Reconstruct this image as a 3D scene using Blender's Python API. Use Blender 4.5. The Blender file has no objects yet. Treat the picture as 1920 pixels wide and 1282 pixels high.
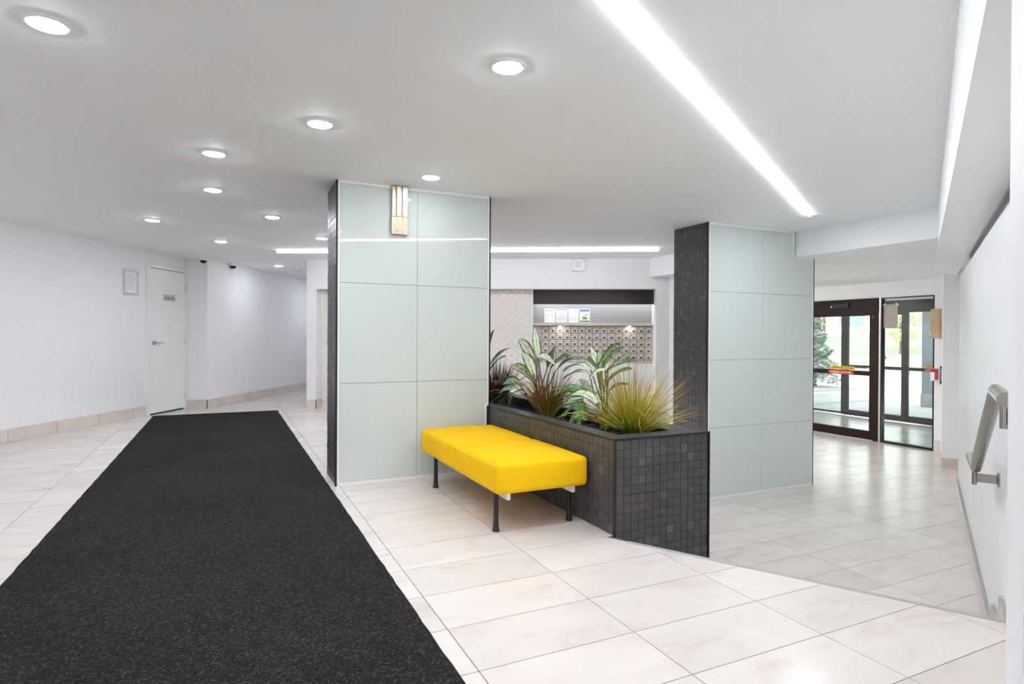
import bpy, bmesh, math, random
from mathutils import Vector, Matrix
random.seed(7)
sc = bpy.context.scene
C = sc.collection
R = math.radians
# ------------------------------------------------------------------ camera
CF, YAW, PITCH, ROLL, CH = 1125.6, 0.44485, -0.00466, 0.00532, 1.091
_f = Vector((math.sin(YAW), math.cos(YAW), 0)); _r = Vector((math.cos(YAW), -math.sin(YAW), 0)); _u = Vector((0, 0, 1))
_f2 = _f*math.cos(PITCH) + _u*math.sin(PITCH); _u2 = -_f*math.sin(PITCH) + _u*math.cos(PITCH)
_r3 = _r*math.cos(ROLL) + _u2*math.sin(ROLL); _u3 = -_r*math.sin(ROLL) + _u2*math.cos(ROLL)
camd = bpy.data.cameras.new('camera'); cam = bpy.data.objects.new('camera', camd); C.objects.link(cam)
m = Matrix((_r3, _u3, -_f2)).transposed().to_4x4(); m.translation = (0, 0, CH); cam.matrix_world = m
camd.sensor_fit = 'HORIZONTAL'; camd.sensor_width = 36; camd.lens = CF/1920*36; camd.shift_y = -5/1920
camd.clip_start = 0.02; camd.clip_end = 400
sc.camera = cam
# ------------------------------------------------------------------ world, exposure
wd = bpy.data.worlds.new('world'); sc.world = wd; wd.use_nodes = True
bg = wd.node_tree.nodes['Background']; bg.inputs[0].default_value = (0.86, 0.93, 1.0, 1); bg.inputs[1].default_value = 2.7
sc.view_settings.view_transform = 'Standard'; sc.view_settings.look = 'None'; sc.view_settings.gamma = 1
sc.view_settings.use_curve_mapping = False; sc.view_settings.exposure = 1.5
sc.cycles.use_denoising = True; sc.cycles.max_bounces = 8; sc.cycles.diffuse_bounces = 6; sc.cycles.glossy_bounces = 3; sc.cycles.use_adaptive_sampling = True; sc.cycles.adaptive_threshold = .09; sc.cycles.adaptive_min_samples = 20
sc.cycles.sample_clamp_indirect = 8; sc.cycles.caustics_reflective = False; sc.cycles.caustics_refractive = False
LAMP_DOWN, LAMP_STRIP, LAMP_LED = 90.0, 49.0, 4.0
H, D, LOW = 2.218, 0.497, 1.95       # ceiling, drop to the lower floor, low ceiling by the entrance

# ------------------------------------------------------------------ materials
def lin(h):
    v = [int(h[i:i+2], 16)/255 for i in (0, 2, 4)]
    return tuple(x/12.92 if x <= .04045 else ((x+.055)/1.055)**2.4 for x in v) + (1,)
MATS = {}
class NT:
    def __init__(s, name):
        s.m = bpy.data.materials.new(name); s.m.use_nodes = True; s.t = s.m.node_tree
        s.b = s.t.nodes['Principled BSDF']; MATS[name] = s.m
    def n(s, typ, **kw):
        nd = s.t.nodes.new('ShaderNode'+typ)
        for k, v in kw.items():
            if k.startswith('i_'):
                key = k[2:]
                nd.inputs[int(key) if key.isdigit() else key].default_value = v
            else: setattr(nd, k, v)
        return nd
    def l(s, a, b): s.t.links.new(a, b)
    def ramp(s, fac, stops):
        r = s.n('ValToRGB'); e = r.color_ramp.elements
        while len(e) < len(stops): e.new(0.5)
        for el, (p, c) in zip(e, stops): el.position = p; el.color = c if not isinstance(c, str) else lin(c)
        s.l(fac, r.inputs[0]); return r.outputs[0]
    def bump(s, h, strength, dist):
        b = s.n('Bump'); b.inputs['Strength'].default_value = strength; b.inputs['Distance'].default_value = dist
        s.l(h, b.inputs['Height']); s.l(b.outputs[0], s.b.inputs['Normal'])
def simple(name, col, rough=.5, metal=0, spec=.5, noise=0, nscale=40, bump=0, coat=0):
    t = NT(name); c = lin(col) if isinstance(col, str) else col
    t.b.inputs['Base Color'].default_value = c; t.b.inputs['Roughness'].default_value = rough
    t.b.inputs['Metallic'].default_value = metal; t.b.inputs['Specular IOR Level'].default_value = spec
    t.b.inputs['Coat Weight'].default_value = coat; t.b.inputs['Coat Roughness'].default_value = .03
    if noise or bump:
        tc = t.n('TexCoord'); nz = t.n('TexNoise', i_Scale=nscale, i_Detail=4); t.l(tc.outputs['Object'], nz.inputs['Vector'])
        if noise:
            a = tuple(max(0, x*(1-noise)) for x in c[:3])+(1,); b = tuple(min(1, x*(1+noise)) for x in c[:3])+(1,)
            t.l(t.ramp(nz.outputs['Fac'], [(.3, a), (.7, b)]), t.b.inputs['Base Color'])
        if bump: t.bump(nz.outputs['Fac'], .3, bump)
    return t.m
def emit(name, col, strength):
    t = NT(name); t.b.inputs['Base Color'].default_value = (.8, .8, .8, 1)
    t.b.inputs['Emission Color'].default_value = lin(col); t.b.inputs['Emission Strength'].default_value = strength
    return t.m
simple('wall_paint', 'f1f1f2', .55, noise=.012, nscale=6, bump=.0006)
simple('wall_gloss', 'efeff1', .42, noise=.01, nscale=3)
simple('ceiling_paint', 'f3f5f7', .7, noise=.01, nscale=2, bump=.0004)
simple('white_trim', 'eeeeec', .35)
simple('white_plastic', 'f0f0ee', .4)
simple('door_paint', 'f1f1f0', .3, noise=.01, nscale=3)
simple('black_metal', '17120f', .35)
simple('black_plastic', '131315', .45)
simple('bronze', '2a1a12', .5, .0, .22, noise=.15, nscale=9)
simple('steel', 'a39d96', .22, 1, noise=.05, nscale=30)
simple('chrome', 'b9bcc0', .18, 1)
simple('nickel', 'd8c3ae', .34, 1, noise=.05, nscale=18)
simple('nosing_grey', 'a7a39e', .45)
simple('alu', 'd5d6d8', .35, .6)
simple('mail_steel', 'd8cec6', .35, .2, noise=.05, nscale=10)
simple('mail_frame', 'b3a89f', .45, .3)
simple('dark_panel', '3a322e', .3, noise=.12, nscale=4)
simple('grey_panel', 'a6a6a7', .4)
simple('stone_counter', 'd9d0c4', .3, noise=.06, nscale=9)
simple('paper', 'f6f6f4', .7)
simple('paper_grey', 'b3a8a0', .8, noise=.05, nscale=12)
simple('ink', 'a3a6ab', .8)
simple('ink_dark', '2c2c2e', .8)
simple('blue_ink', '4f8cc4', .6); simple('yellow_ink', 'f0d342', .6); simple('green_ink', '7ea04a', .6); simple('teal_ink', '3f8a8c', .6)
simple('sticker_yellow', 'e8c51c', .45); simple('sticker_red', 'd0272c', .45); simple('sticker_white', 'f4efec', .5)
simple('sign_grey', 'c3c1bd', .45)
simple('grout', '57504a', .9)
simple('dark_grout', '2e2b2a', .9); simple('slate_grout', '6b6762', .9)
simple('pale_grout', '4a453f', .9)
simple('soil', '171310', .95, noise=.5, nscale=60, bump=.01)
simple('stem', '6c7a3a', .6)
simple('bark', '5b4c40', .9, noise=.3, nscale=20, bump=.01)
simple('concrete', 'd2d0cc', .85, noise=.12, nscale=3, bump=.004)
simple('asphalt', 'cfccca', .9, noise=.05, nscale=2)
simple('pad', '8f8d8b', .85, noise=.1, nscale=5)
simple('gravel', '8b857d', .95, noise=.35, nscale=30, bump=.01)
simple('facade', 'dcd8d2', .8, noise=.05, nscale=.6)
simple('facade_glass', '7d878f', .2)
simple('outer_column', '6d7277', .6, noise=.15, nscale=4)
simple('tan_wood', 'c9ab85', .6, noise=.12, nscale=6)
simple('red_box', 'b8242a', .4)
simple('camera_lens', '0c0d10', .1)
simple('relief_white', 'ece6e0', .5)
emit('lamp', 'f3f7ff', LAMP_DOWN); emit('strip', 'f3f8ff', LAMP_STRIP); emit('strip_soft', 'f3f8ff', 9.0); emit('led', 'f8fbff', LAMP_LED); emit('puck', 'ffe9cf', 45.0)
emit('lamp_dim', 'f3f7ff', 26.0); emit('lamp_mid', 'f3f7ff', 55.0); emit('lamp_low', 'f7f6f2', 170.0); emit('tiny_led', 'fff2c8', 3.0)
# glass
t = NT('clear_glass')
g = t.n('BsdfGlossy', i_Roughness=.0); tr = t.n('BsdfTransparent'); tr.inputs[0].default_value = (.93, .96, .95, 1)
fr = t.n('Fresnel', i_IOR=1.45); mx = t.n('MixShader'); t.l(fr.outputs[0], mx.inputs[0]); t.l(tr.outputs[0], mx.inputs[1]); t.l(g.outputs[0], mx.inputs[2])
t.l(mx.outputs[0], t.t.nodes['Material Output'].inputs[0])
# back-painted glass cladding
t = NT('clad_glass'); t.b.inputs['Base Color'].default_value = lin('d0dad6'); t.b.inputs['Roughness'].default_value = .035
t.b.inputs['Specular IOR Level'].default_value = .42
# floor tile
def floor_mat(name, c0, c1, c2, rough):
    t = NT(name); tc = t.n('TexCoord'); oi = t.n('ObjectInfo')
    ml = t.n('VectorMath', operation='SCALE'); t.l(oi.outputs['Random'], ml.inputs['Scale']); ml.inputs[0].default_value = (37, 53, 11)
    ad = t.n('VectorMath', operation='ADD'); t.l(tc.outputs['Object'], ad.inputs[0]); t.l(ml.outputs[0], ad.inputs[1])
    sx = t.n('Mapping'); sx.inputs['Scale'].default_value = (1, 2.3, 1); t.l(ad.outputs[0], sx.inputs['Vector'])
    nz = t.n('TexNoise', i_Scale=2.6, i_Detail=7, i_Roughness=.6, i_Distortion=.8); t.l(sx.outputs[0], nz.inputs['Vector'])
    n2 = t.n('TexNoise', i_Scale=160, i_Detail=2); t.l(tc.outputs['Object'], n2.inputs['Vector'])
    c = t.ramp(nz.outputs['Fac'], [(.26, c2), (.45, c1), (.66, c0)])
    mm = t.n('MixRGB', blend_type='MULTIPLY', i_0=.12); t.l(c, mm.inputs[1]); t.l(n2.outputs['Color'], mm.inputs[2])
    hs = t.n('HueSaturation'); mr = t.n('MapRange', i_3=.95, i_4=1.04); t.l(oi.outputs['Random'], mr.inputs[0]); t.l(mr.outputs[0], hs.inputs['Value']); t.l(c, hs.inputs['Color'])
    t.l(hs.outputs[0], t.b.inputs['Base Color'])
    r = t.n('MapRange', i_3=rough-.05, i_4=rough+.08); t.l(nz.outputs['Fac'], r.inputs[0]); t.l(r.outputs[0], t.b.inputs['Roughness'])
    t.b.inputs['Specular IOR Level'].default_value = .5
    return t.m
floor_mat('floor_tile', 'dcd5cf', 'd8d0c9', 'cbc0b7', .21)
floor_mat('base_tile', 'e2d9cf', 'dacfc3', 'c9bcad', .4)
# slate mosaic
t = NT('slate'); oi = t.n('ObjectInfo'); at = t.n('Attribute', attribute_name='tone')
ad = t.n('Math', operation='ADD'); t.l(oi.outputs['Random'], ad.inputs[0]); t.l(at.outputs['Fac'], ad.inputs[1])
fr_ = t.n('Math', operation='FRACT'); t.l(ad.outputs[0], fr_.inputs[0])
col = t.ramp(fr_.outputs[0], [(0, '3f3f42'), (.35, '48484b'), (.6, '444345'), (.80, '4d4a49'), (.93, '534c46'), (.985, '5c5a5c')])
ge = t.n('NewGeometry'); nz = t.n('TexNoise', i_Scale=45, i_Detail=6, i_Distortion=1.2); t.l(ge.outputs['Position'], nz.inputs['Vector'])
cr = t.ramp(nz.outputs['Fac'], [(.3, (.66, .66, .67, 1)), (.75, (1.22, 1.2, 1.18, 1))])
mm = t.n('MixRGB', blend_type='MULTIPLY', i_0=1.0); t.l(col, mm.inputs[1]); t.l(cr, mm.inputs[2]); t.l(mm.outputs[0], t.b.inputs['Base Color'])
t.b.inputs['Roughness'].default_value = .42; t.bump(nz.outputs['Fac'], .5, .003)
# carpet
t = NT('carpet'); tc = t.n('TexCoord'); mp = t.n('Mapping'); mp.inputs['Rotation'].default_value = (0, 0, R(38)); t.l(tc.outputs['Object'], mp.inputs['Vector'])
vo = t.n('TexVoronoi', i_Scale=165, i_Randomness=.7); t.l(mp.outputs[0], vo.inputs['Vector'])
big = t.n('TexNoise', i_Scale=1.3, i_Detail=3); t.l(tc.outputs['Object'], big.inputs['Vector'])
sep = t.n('SeparateColor'); t.l(vo.outputs['Color'], sep.inputs[0])
col = t.ramp(sep.outputs[0], [(0, '201e1e'), (.5, '292727'), (.85, '353333'), (1, '504d4d')])
cb = t.ramp(big.outputs['Fac'], [(.3, (.85, .83, .82, 1)), (.7, (1.1, 1.1, 1.1, 1))])
mm = t.n('MixRGB', blend_type='MULTIPLY', i_0=1.0); t.l(col, mm.inputs[1]); t.l(cb, mm.inputs[2]); t.l(mm.outputs[0], t.b.inputs['Base Color'])
t.b.inputs['Roughness'].default_value = .95; t.b.inputs['Specular IOR Level'].default_value = .1
iv = t.n('Math', operation='SUBTRACT', i_0=1.0); t.l(vo.outputs['Distance'], iv.inputs[1]); t.bump(iv.outputs[0], .9, .006)
# yellow upholstery
t = NT('yellow_fabric'); tc = t.n('TexCoord'); mp = t.n('Mapping'); t.l(tc.outputs['Object'], mp.inputs['Vector'])
wv = t.n('TexWave', bands_direction='Z', i_Scale=26, i_Distortion=.6); wv.inputs['Detail Scale'].default_value = 3; t.l(mp.outputs[0], wv.inputs['Vector'])
wx = t.n('TexWave', bands_direction='Y', i_Scale=40, i_Distortion=.4); t.l(mp.outputs[0], wx.inputs['Vector'])
nz = t.n('TexNoise', i_Scale=5, i_Detail=5); t.l(tc.outputs['Object'], nz.inputs['Vector'])
gn = t.n('SeparateXYZ'); t.l(tc.outputs['Normal'], gn.inputs[0]); gz = t.n('Math', operation='ABSOLUTE'); t.l(gn.outputs[2], gz.inputs[0])
gm = t.n('MapRange', i_1=.3, i_2=.8, i_3=1.0, i_4=0.0); t.l(gz.outputs[0], gm.inputs[0]); gv = t.n('Math', operation='MULTIPLY'); t.l(wv.outputs['Fac'], gv.inputs[0]); t.l(gm.outputs[0], gv.inputs[1])
am = t.n('Math', operation='MULTIPLY_ADD', i_1=.35); t.l(wx.outputs['Fac'], am.inputs[0]); t.l(gv.outputs[0], am.inputs[2])
c1 = t.ramp(am.outputs[0], [(0, 'f4bd05'), (.5, 'f8c408'), (1, 'fac80c')])
c2 = t.ramp(nz.outputs['Fac'], [(.25, (.93, .92, .9, 1)), (.55, (1, 1, 1, 1))])
mm = t.n('MixRGB', blend_type='MULTIPLY', i_0=1.0); t.l(c1, mm.inputs[1]); t.l(c2, mm.inputs[2]); t.l(mm.outputs[0], t.b.inputs['Base Color'])
t.b.inputs['Roughness'].default_value = .8; t.b.inputs['Specular IOR Level'].default_value = .2; t.bump(am.outputs[0], .2, .0015)
# wrapped bench leg
t = NT('wrapped_black'); tc = t.n('TexCoord'); wv = t.n('TexWave', bands_direction='Z', i_Scale=40); t.l(tc.outputs['Object'], wv.inputs['Vector'])
t.l(t.ramp(wv.outputs['Fac'], [(.35, '0b0a0a'), (.9, '2c2826')]), t.b.inputs['Base Color']); t.b.inputs['Roughness'].default_value = .3; t.bump(wv.outputs['Fac'], .6, .003)
# vertex-coloured foliage
def foliage_mat(name, rough=.5, trans=.25):
    t = NT(name); at = t.n('Attribute', attribute_name='col'); t.l(at.outputs['Color'], t.b.inputs['Base Color']); t.b.inputs['Roughness'].default_value = rough
    return t.m
foliage_mat('blade'); foliage_mat('tree_leaf', .7)
# variegated leaf (uv: u along, v across 0..1)
def leaf_mat(name, dark, mid, pale, lo, hi):
    t = NT(name); uv = t.n('UVMap'); uv.uv_map = 'UVMap'; sp = t.n('SeparateXYZ'); t.l(uv.outputs[0], sp.inputs[0]); oi = t.n('ObjectInfo')
    sub = t.n('Math', operation='SUBTRACT', i_1=.5); t.l(sp.outputs[1], sub.inputs[0]); ab = t.n('Math', operation='ABSOLUTE'); t.l(sub.outputs[0], ab.inputs[0])
    # herringbone coordinate: along minus distance from the midrib
    k = t.n('Math', operation='MULTIPLY_ADD', i_1=-.55); t.l(ab.outputs[0], k.inputs[0]); t.l(sp.outputs[0], k.inputs[2])
    kk = t.n('Math', operation='MULTIPLY', i_1=9.0); t.l(k.outputs[0], kk.inputs[0])
    rr = t.n('Math', operation='MULTIPLY', i_1=40.0); t.l(oi.outputs['Random'], rr.inputs[0])
    vv = t.n('Math', operation='MULTIPLY', i_1=4.0); t.l(sp.outputs[1], vv.inputs[0])
    cx = t.n('CombineXYZ'); t.l(kk.outputs[0], cx.inputs[0]); t.l(vv.outputs[0], cx.inputs[1]); t.l(rr.outputs[0], cx.inputs[2])
    nz = t.n('TexNoise', i_Scale=1.6, i_Detail=3, i_Roughness=.6); t.l(cx.outputs[0], nz.inputs['Vector'])
    ed = t.n('MapRange', i_1=.30, i_2=.5, i_3=0.0, i_4=-.38); t.l(ab.outputs[0], ed.inputs[0])
    mi = t.n('MapRange', i_1=0.0, i_2=.06, i_3=-.25, i_4=0.0); t.l(ab.outputs[0], mi.inputs[0])
    s1 = t.n('Math', operation='ADD'); t.l(nz.outputs['Fac'], s1.inputs[0]); t.l(ed.outputs[0], s1.inputs[1])
    s2 = t.n('Math', operation='ADD'); t.l(s1.outputs[0], s2.inputs[0]); t.l(mi.outputs[0], s2.inputs[1])
    t.l(t.ramp(s2.outputs[0], [(lo-.1, dark), (lo, mid), (hi, pale)]), t.b.inputs['Base Color']); t.b.inputs['Roughness'].default_value = .38
    return t.m
leaf_mat('leaf_pale', '3f5c34', '8ea273', 'dfe5cb', .36, .46)
leaf_mat('leaf_mixed', '35582a', '6f9440', 'ccd7a6', .44, .56)
leaf_mat('leaf_green', '34581f', '5c8a2c', '93b058', .52, .72)
# grass bank
t = NT('lawn'); tc = t.n('TexCoord'); nz = t.n('TexNoise', i_Scale=.9, i_Detail=8, i_Roughness=.7); t.l(tc.outputs['Object'], nz.inputs['Vector'])
t.l(t.ramp(nz.outputs['Fac'], [(.30, '77755f'), (.45, '7d8a68'), (.6, '8c9a78'), (.72, 'aaab98')]), t.b.inputs['Base Color']); t.b.inputs['Roughness'].default_value = .95
M_ = MATS

# ------------------------------------------------------------------ mesh helpers
def tag(o, label=None, cat=None, group=None, kind=None):
    if label: o['label'] = label
    if cat: o['category'] = cat
    if group: o['group'] = group
    if kind: o['kind'] = kind
    return o
def link(name, me, mat=None, parent=None, loc=None, rotz=None):
    o = bpy.data.objects.new(name, me); C.objects.link(o)
    if mat and not me.materials: me.materials.append(M_[mat] if isinstance(mat, str) else mat)
    if parent: o.parent = parent
    if loc is not None: o.location = loc
    if rotz is not None: o.rotation_euler = (0, 0, R(rotz))
    return o
def empty(name, loc=(0, 0, 0), rotz=0, label=None, cat=None, group=None, kind=None):
    o = bpy.data.objects.new(name, None); C.objects.link(o); o.location = loc; o.rotation_euler = (0, 0, R(rotz)); o.empty_display_size = .1
    return tag(o, label, cat, group, kind)
class MB:
    def __init__(s): s.v = []; s.f = []; s.col = []; s.uv = []
    def box(s, x0, x1, y0, y1, z0, z1):
        b = len(s.v)
        s.v += [(x0, y0, z0), (x1, y0, z0), (x1, y1, z0), (x0, y1, z0), (x0, y0, z1), (x1, y0, z1), (x1, y1, z1), (x0, y1, z1)]
        s.f += [tuple(b+i for i in q) for q in ((0, 3, 2, 1), (4, 5, 6, 7), (0, 1, 5, 4), (1, 2, 6, 5), (2, 3, 7, 6), (3, 0, 4, 7))]
        return s
    def prism(s, poly, z0, z1):            # ccw polygon in xy
        b = len(s.v); n = len(poly)
        s.v += [(x, y, z0) for x, y in poly] + [(x, y, z1) for x, y in poly]
        s.f += [tuple(b+n-1-i for i in range(n)), tuple(b+n+i for i in range(n))]
        s.f += [(b+i, b+(i+1) % n, b+n+(i+1) % n, b+n+i) for i in range(n)]
        return s
    def plate(s, poly, y0, y1):            # polygon in xz seen from -y (x right, z up), thickness y0 (front) .. y1 (back)
        b = len(s.v); n = len(poly)
        s.v += [(x, y0, z) for x, z in poly] + [(x, y1, z) for x, z in poly]
        s.f += [tuple(b+i for i in range(n)), tuple(b+2*n-1-i for i in range(n))]
        s.f += [(b+(i+1) % n, b+i, b+n+i, b+n+(i+1) % n) for i in range(n)]
        return s
    def lathe(s, prof, n=24, axis='z', c=(0, 0, 0)):   # prof [(r, h)]
        b = len(s.v)
        for r, h in prof:
            for i in range(n):
                a = 2*math.pi*i/n; x, y = r*math.cos(a), r*math.sin(a)
                p = (x, y, h) if axis == 'z' else ((x, h, y) if axis == 'y' else (h, x, y))
                s.v.append((p[0]+c[0], p[1]+c[1], p[2]+c[2]))
        for k in range(len(prof)-1):
            for i in range(n):
                j = (i+1) % n; s.f.append((b+k*n+i, b+k*n+j, b+(k+1)*n+j, b+(k+1)*n+i))
        s.f.append(tuple(b+i for i in reversed(range(n)))); s.f.append(tuple(b+(len(prof)-1)*n+i for i in range(n)))
        return s
    def tube(s, pts, r, n=16):
        P = [Vector(p) for p in pts]; b = len(s.v); up = Vector((0, 0, 1))
        T = [(P[i+1]-P[i]).normalized() for i in range(len(P)-1)]
        a0 = T[0].orthogonal().normalized(); ring = [P[0]+(a0*math.cos(2*math.pi*i/n)+T[0].cross(a0)*math.sin(2*math.pi*i/n))*r for i in range(n)]
        s.v += [tuple(q) for q in ring]
        for k in range(1, len(P)):
            d = T[k-1]; nn = (T[k-1]+T[k]).normalized() if k < len(T) else T[k-1]
            ring = [q+d*((P[k]-q).dot(nn)/d.dot(nn)) for q in ring]
            s.v += [tuple(q) for q in ring]
        for k in range(len(P)-1):
            for i in range(n):
                j = (i+1) % n; s.f.append((b+k*n+i, b+k*n+j, b+(k+1)*n+j, b+(k+1)*n+i))
        s.f.append(tuple(b+i for i in reversed(range(n)))); s.f.append(tuple(b+(len(P)-1)*n+i for i in range(n)))
        return s
    def mesh(s, name, smooth=False, fix=True):
        me = bpy.data.meshes.new(name); me.from_pydata(s.v, [], s.f)
        if fix:
            bm = bmesh.new(); bm.from_mesh(me); bmesh.ops.recalc_face_normals(bm, faces=bm.faces); bm.to_mesh(me); bm.free()
        if smooth:
            me.polygons.foreach_set('use_smooth', [True]*len(me.polygons))
            try: me.set_sharp_from_angle(angle=R(40))
            except Exception: pass
        if s.col:
            ca = me.color_attributes.new('col', 'FLOAT_COLOR', 'POINT')
            ca.data.foreach_set('color', [c for q in s.col for c in q])
        if s.uv:
            ul = me.uv_layers.new(name='UVMap'); d = [0.0]*(2*len(me.loops))
            for lp in me.loops: d[2*lp.index], d[2*lp.index+1] = s.uv[lp.vertex_index]
            ul.data.foreach_set('uv', d)
        me.update(); return me
    def obj(s, name, mat, parent=None, loc=None, rotz=None, smooth=False, bevel=0, seg=2):
        me = s.mesh(name, smooth)
        if bevel: bev(me, bevel, seg)
        return link(name, me, mat, parent, loc, rotz)
def bev(me, w, seg=2):
    bm = bmesh.new(); bm.from_mesh(me)
    es = [e for e in bm.edges if len(e.link_faces) == 2 and e.calc_face_angle(0) > .5]
    bmesh.ops.bevel(bm, geom=es, offset=w, segments=seg, affect='EDGES', profile=.5, clamp_overlap=True); bm.to_mesh(me); bm.free()
def B(x0, x1, y0, y1, z0, z1): return MB().box(x0, x1, y0, y1, z0, z1)
def struct(name, mb, mat, label, cat, loc=None, rotz=None, bevel=0):
    o = mb.obj(name, mat, None, loc, rotz, bevel=bevel); return tag(o, label, cat, None, 'structure')
def text(name, body, size, mat, parent, loc, rot, align='CENTER', sx=1.0, ext=.0004):
    cu = bpy.data.curves.new(name, 'FONT'); cu.body = body; cu.size = size; cu.align_x = align; cu.align_y = 'CENTER'; cu.extrude = ext; cu.resolution_u = 3
    to = bpy.data.objects.new(name+'_src', cu); C.objects.link(to)
    dg = bpy.context.evaluated_depsgraph_get(); me = bpy.data.meshes.new_from_object(to.evaluated_get(dg)); bpy.data.objects.remove(to)
    me.materials.clear(); o = link(name, me, mat, parent, loc); o.rotation_euler = rot; o.scale = (sx, 1, 1)
    return o
def depth_of(p):      # distance along the optical axis, to rank pieces by size in view
    return max(.2, (Vector(p)-Vector((0, 0, CH))).dot(_f2))
def clip(poly, a, b, c):   # keep a x + b y <= c
    out = []
    for i in range(len(poly)):
        p, q = poly[i], poly[(i+1) % len(poly)]; dp, dq = a*p[0]+b*p[1]-c, a*q[0]+b*q[1]-c
        if dp <= 0: out.append(p)
        if (dp < 0 < dq) or (dq < 0 < dp):
            k = dp/(dp-dq); out.append((p[0]+(q[0]-p[0])*k, p[1]+(q[1]-p[1])*k))
    return out
def area(p): return abs(sum(p[i][0]*p[(i+1) % len(p)][1]-p[(i+1) % len(p)][0]*p[i][1] for i in range(len(p))))/2
S60, C60 = math.sin(R(60)), .5
def UV(s, n): return (S60*s + .5*n, .5*s - S60*n)        # right-wall coordinates -> world

# ================================================================== SETTING
# ---------------- floors
TW, TD = .6194, .3085
def tile_floor(name, z, ox, oy, xr, yr, planes_fn, base_polys, label, limit=300):
    base = MB()
    for bp in base_polys: base.prism(bp, z-.12, z-.003)
    fl = struct(name, base, 'grout', label, 'floor')
    g = .0017; cand = []
    i0, i1 = math.floor((xr[0]-ox)/TW), math.ceil((xr[1]-ox)/TW); j0, j1 = math.floor((yr[0]-oy)/TD), math.ceil((yr[1]-oy)/TD)
    for i in range(i0, i1):
        for j in range(j0, j1):
            x, y = ox+i*TW, oy+j*TD
            full = [(x+g, y+g), (x+TW-g, y+g), (x+TW-g, y+TD-g), (x+g, y+TD-g)]; poly = full
            for pl in planes_fn(x, y):
                if poly: poly = clip(poly, *pl)
            if len(poly) < 3 or area(poly) < .0008: continue
            cx, cy = x+TW/2, y+TD/2; dep = (Vector((cx, cy, z))-Vector((0, 0, CH))).dot(_f2)
            lat = abs((Vector((cx, cy, z))).dot(_r3))
            vis = dep > .6 and lat < dep*1.0+.5
            cand.append((0 if vis else 1, dep, cx, cy, [(a-cx, b-cy) for a, b in poly], area(poly) > .99*area(full)))
    cand.sort(key=lambda q: (q[0], q[1])); shared = None; rest = MB()
    for k, (_, dep, cx, cy, poly, isfull) in enumerate(cand):
        if k < limit:
            if isfull and shared: me = shared
            else:
                me = MB().prism(poly, -.008, 0).mesh('tile', fix=False); me.materials.append(M_['floor_tile'])
                if isfull: shared = me
            link('floor_tile', me, None, fl, (cx, cy, z))
        else: rest.prism([(a+cx, b+cy) for a, b in poly], z-.008, z)
    if rest.v: tag(rest.obj('floor_tiles', 'floor_tile', fl), kind='stuff')
    return fl
NOSE = 3.0
def up_planes(x, y):
    if y + TD/2 > 4.8: return [(1, 0, 2.2)]
    if y + TD/2 > 2.72: return [(1, 0, 1.93)]
    return [(S60, .5, NOSE-.012)]
upper_base = [[(-8, -4.5), (4, -4.5), UV(NOSE-.02, 3.2), UV(NOSE-.02, -1.13), (-8, 2.5)],
              [(-8, 2.4), (1.99, 2.4), (1.93, 2.75), (1.93, 9.6), (6, 19), (-8, 19)], [(1.9, 4.8), (2.2, 4.8), (2.2, 9), (1.9, 9)]]
tile_floor('floor', 0, 1.3672, 2.4219, (-8, 4), (-4.5, 18), up_planes, upper_base, 'cream stone tile floor of the upper lobby level')
lo_base = [[UV(NOSE+.5, -1.3), UV(NOSE+.5, .6), UV(12, .6), (12, 5), (12, 10.5), (1.94, 10.5), (1.94, 2.75)]]
tile_floor('floor_lower', -D, 3.8617, 3.9761, (1.9, 11.9), (1.4, 9.2), lambda x, y: [(-S60, -.5, -(NOSE+.55)), (-1, 0, -1.94), (.5, -S60, .30 if x < 6.6 else .7), (1, 0, 11.75)] + ([(.5, .866, .5*1.09+.866*9.42+.34)] if x < 5.7 else []), lo_base, 'polished cream tile floor of the lower entrance level')

# ---------------- stairs between the levels (mostly below the edge)
st = empty('stairs', (0, 0, 0), 30, 'tiled steps leading down beside the slate planter', 'stairs', kind='structure')
for k in range(3):
    s0 = NOSE + .29*k; zt = -D/3*k
    if k: B(s0-.29, s0, -.30, 1.32, zt-.03, zt).obj('tread', 'floor_tile', st)
    B(s0-.03, s0-.014, -.30, 1.32, -D-.02, zt-.012).obj('riser', 'floor_tile', st)
    B(s0-.03, s0, -.295, 1.30, zt-.012, zt+.0015).obj('nosing', 'nosing_grey', st, bevel=.002)
    B(s0-.29, s0-.03, -.30, 1.3, -D-.05, zt-.03).obj('step_core', 'grout', st)

# ---------------- ceilings
ce = MB().prism([(-9, -5), (5.47, -5), (5.47, 9.0), (5.47, 19), (-9, 19)], H, H+.15)
struct('ceiling', ce, 'ceiling_paint', 'smooth white main ceiling of the lobby', 'ceiling')
lc = MB().prism([(5.46, -2), (9.3, -2), (9.3, 9.5), (5.46, 9.5)], LOW, H+.15)
struct('ceiling_low', lc, 'ceiling_paint', 'dropped low ceiling over the entrance end with a square bulkhead face', 'ceiling')
B(9.2, 11.8, 3.0, 12, 1.98, 2.3).obj('ceiling_vestibule', 'ceiling_paint')
tag(bpy.data.objects['ceiling_vestibule'], 'white ceiling of the glazed vestibule', 'ceiling', None, 'structure')

# ---------------- left side walls
LW = ((-2.02, 7.55), 60)
wl = B(-9.5, 2.945, 0, .25, -.02, H+.02); struct('wall_left', wl, 'wall_paint', 'long plain white wall on the left with the chute door', 'wall', (-2.02, 7.55, 0), 60)
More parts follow.
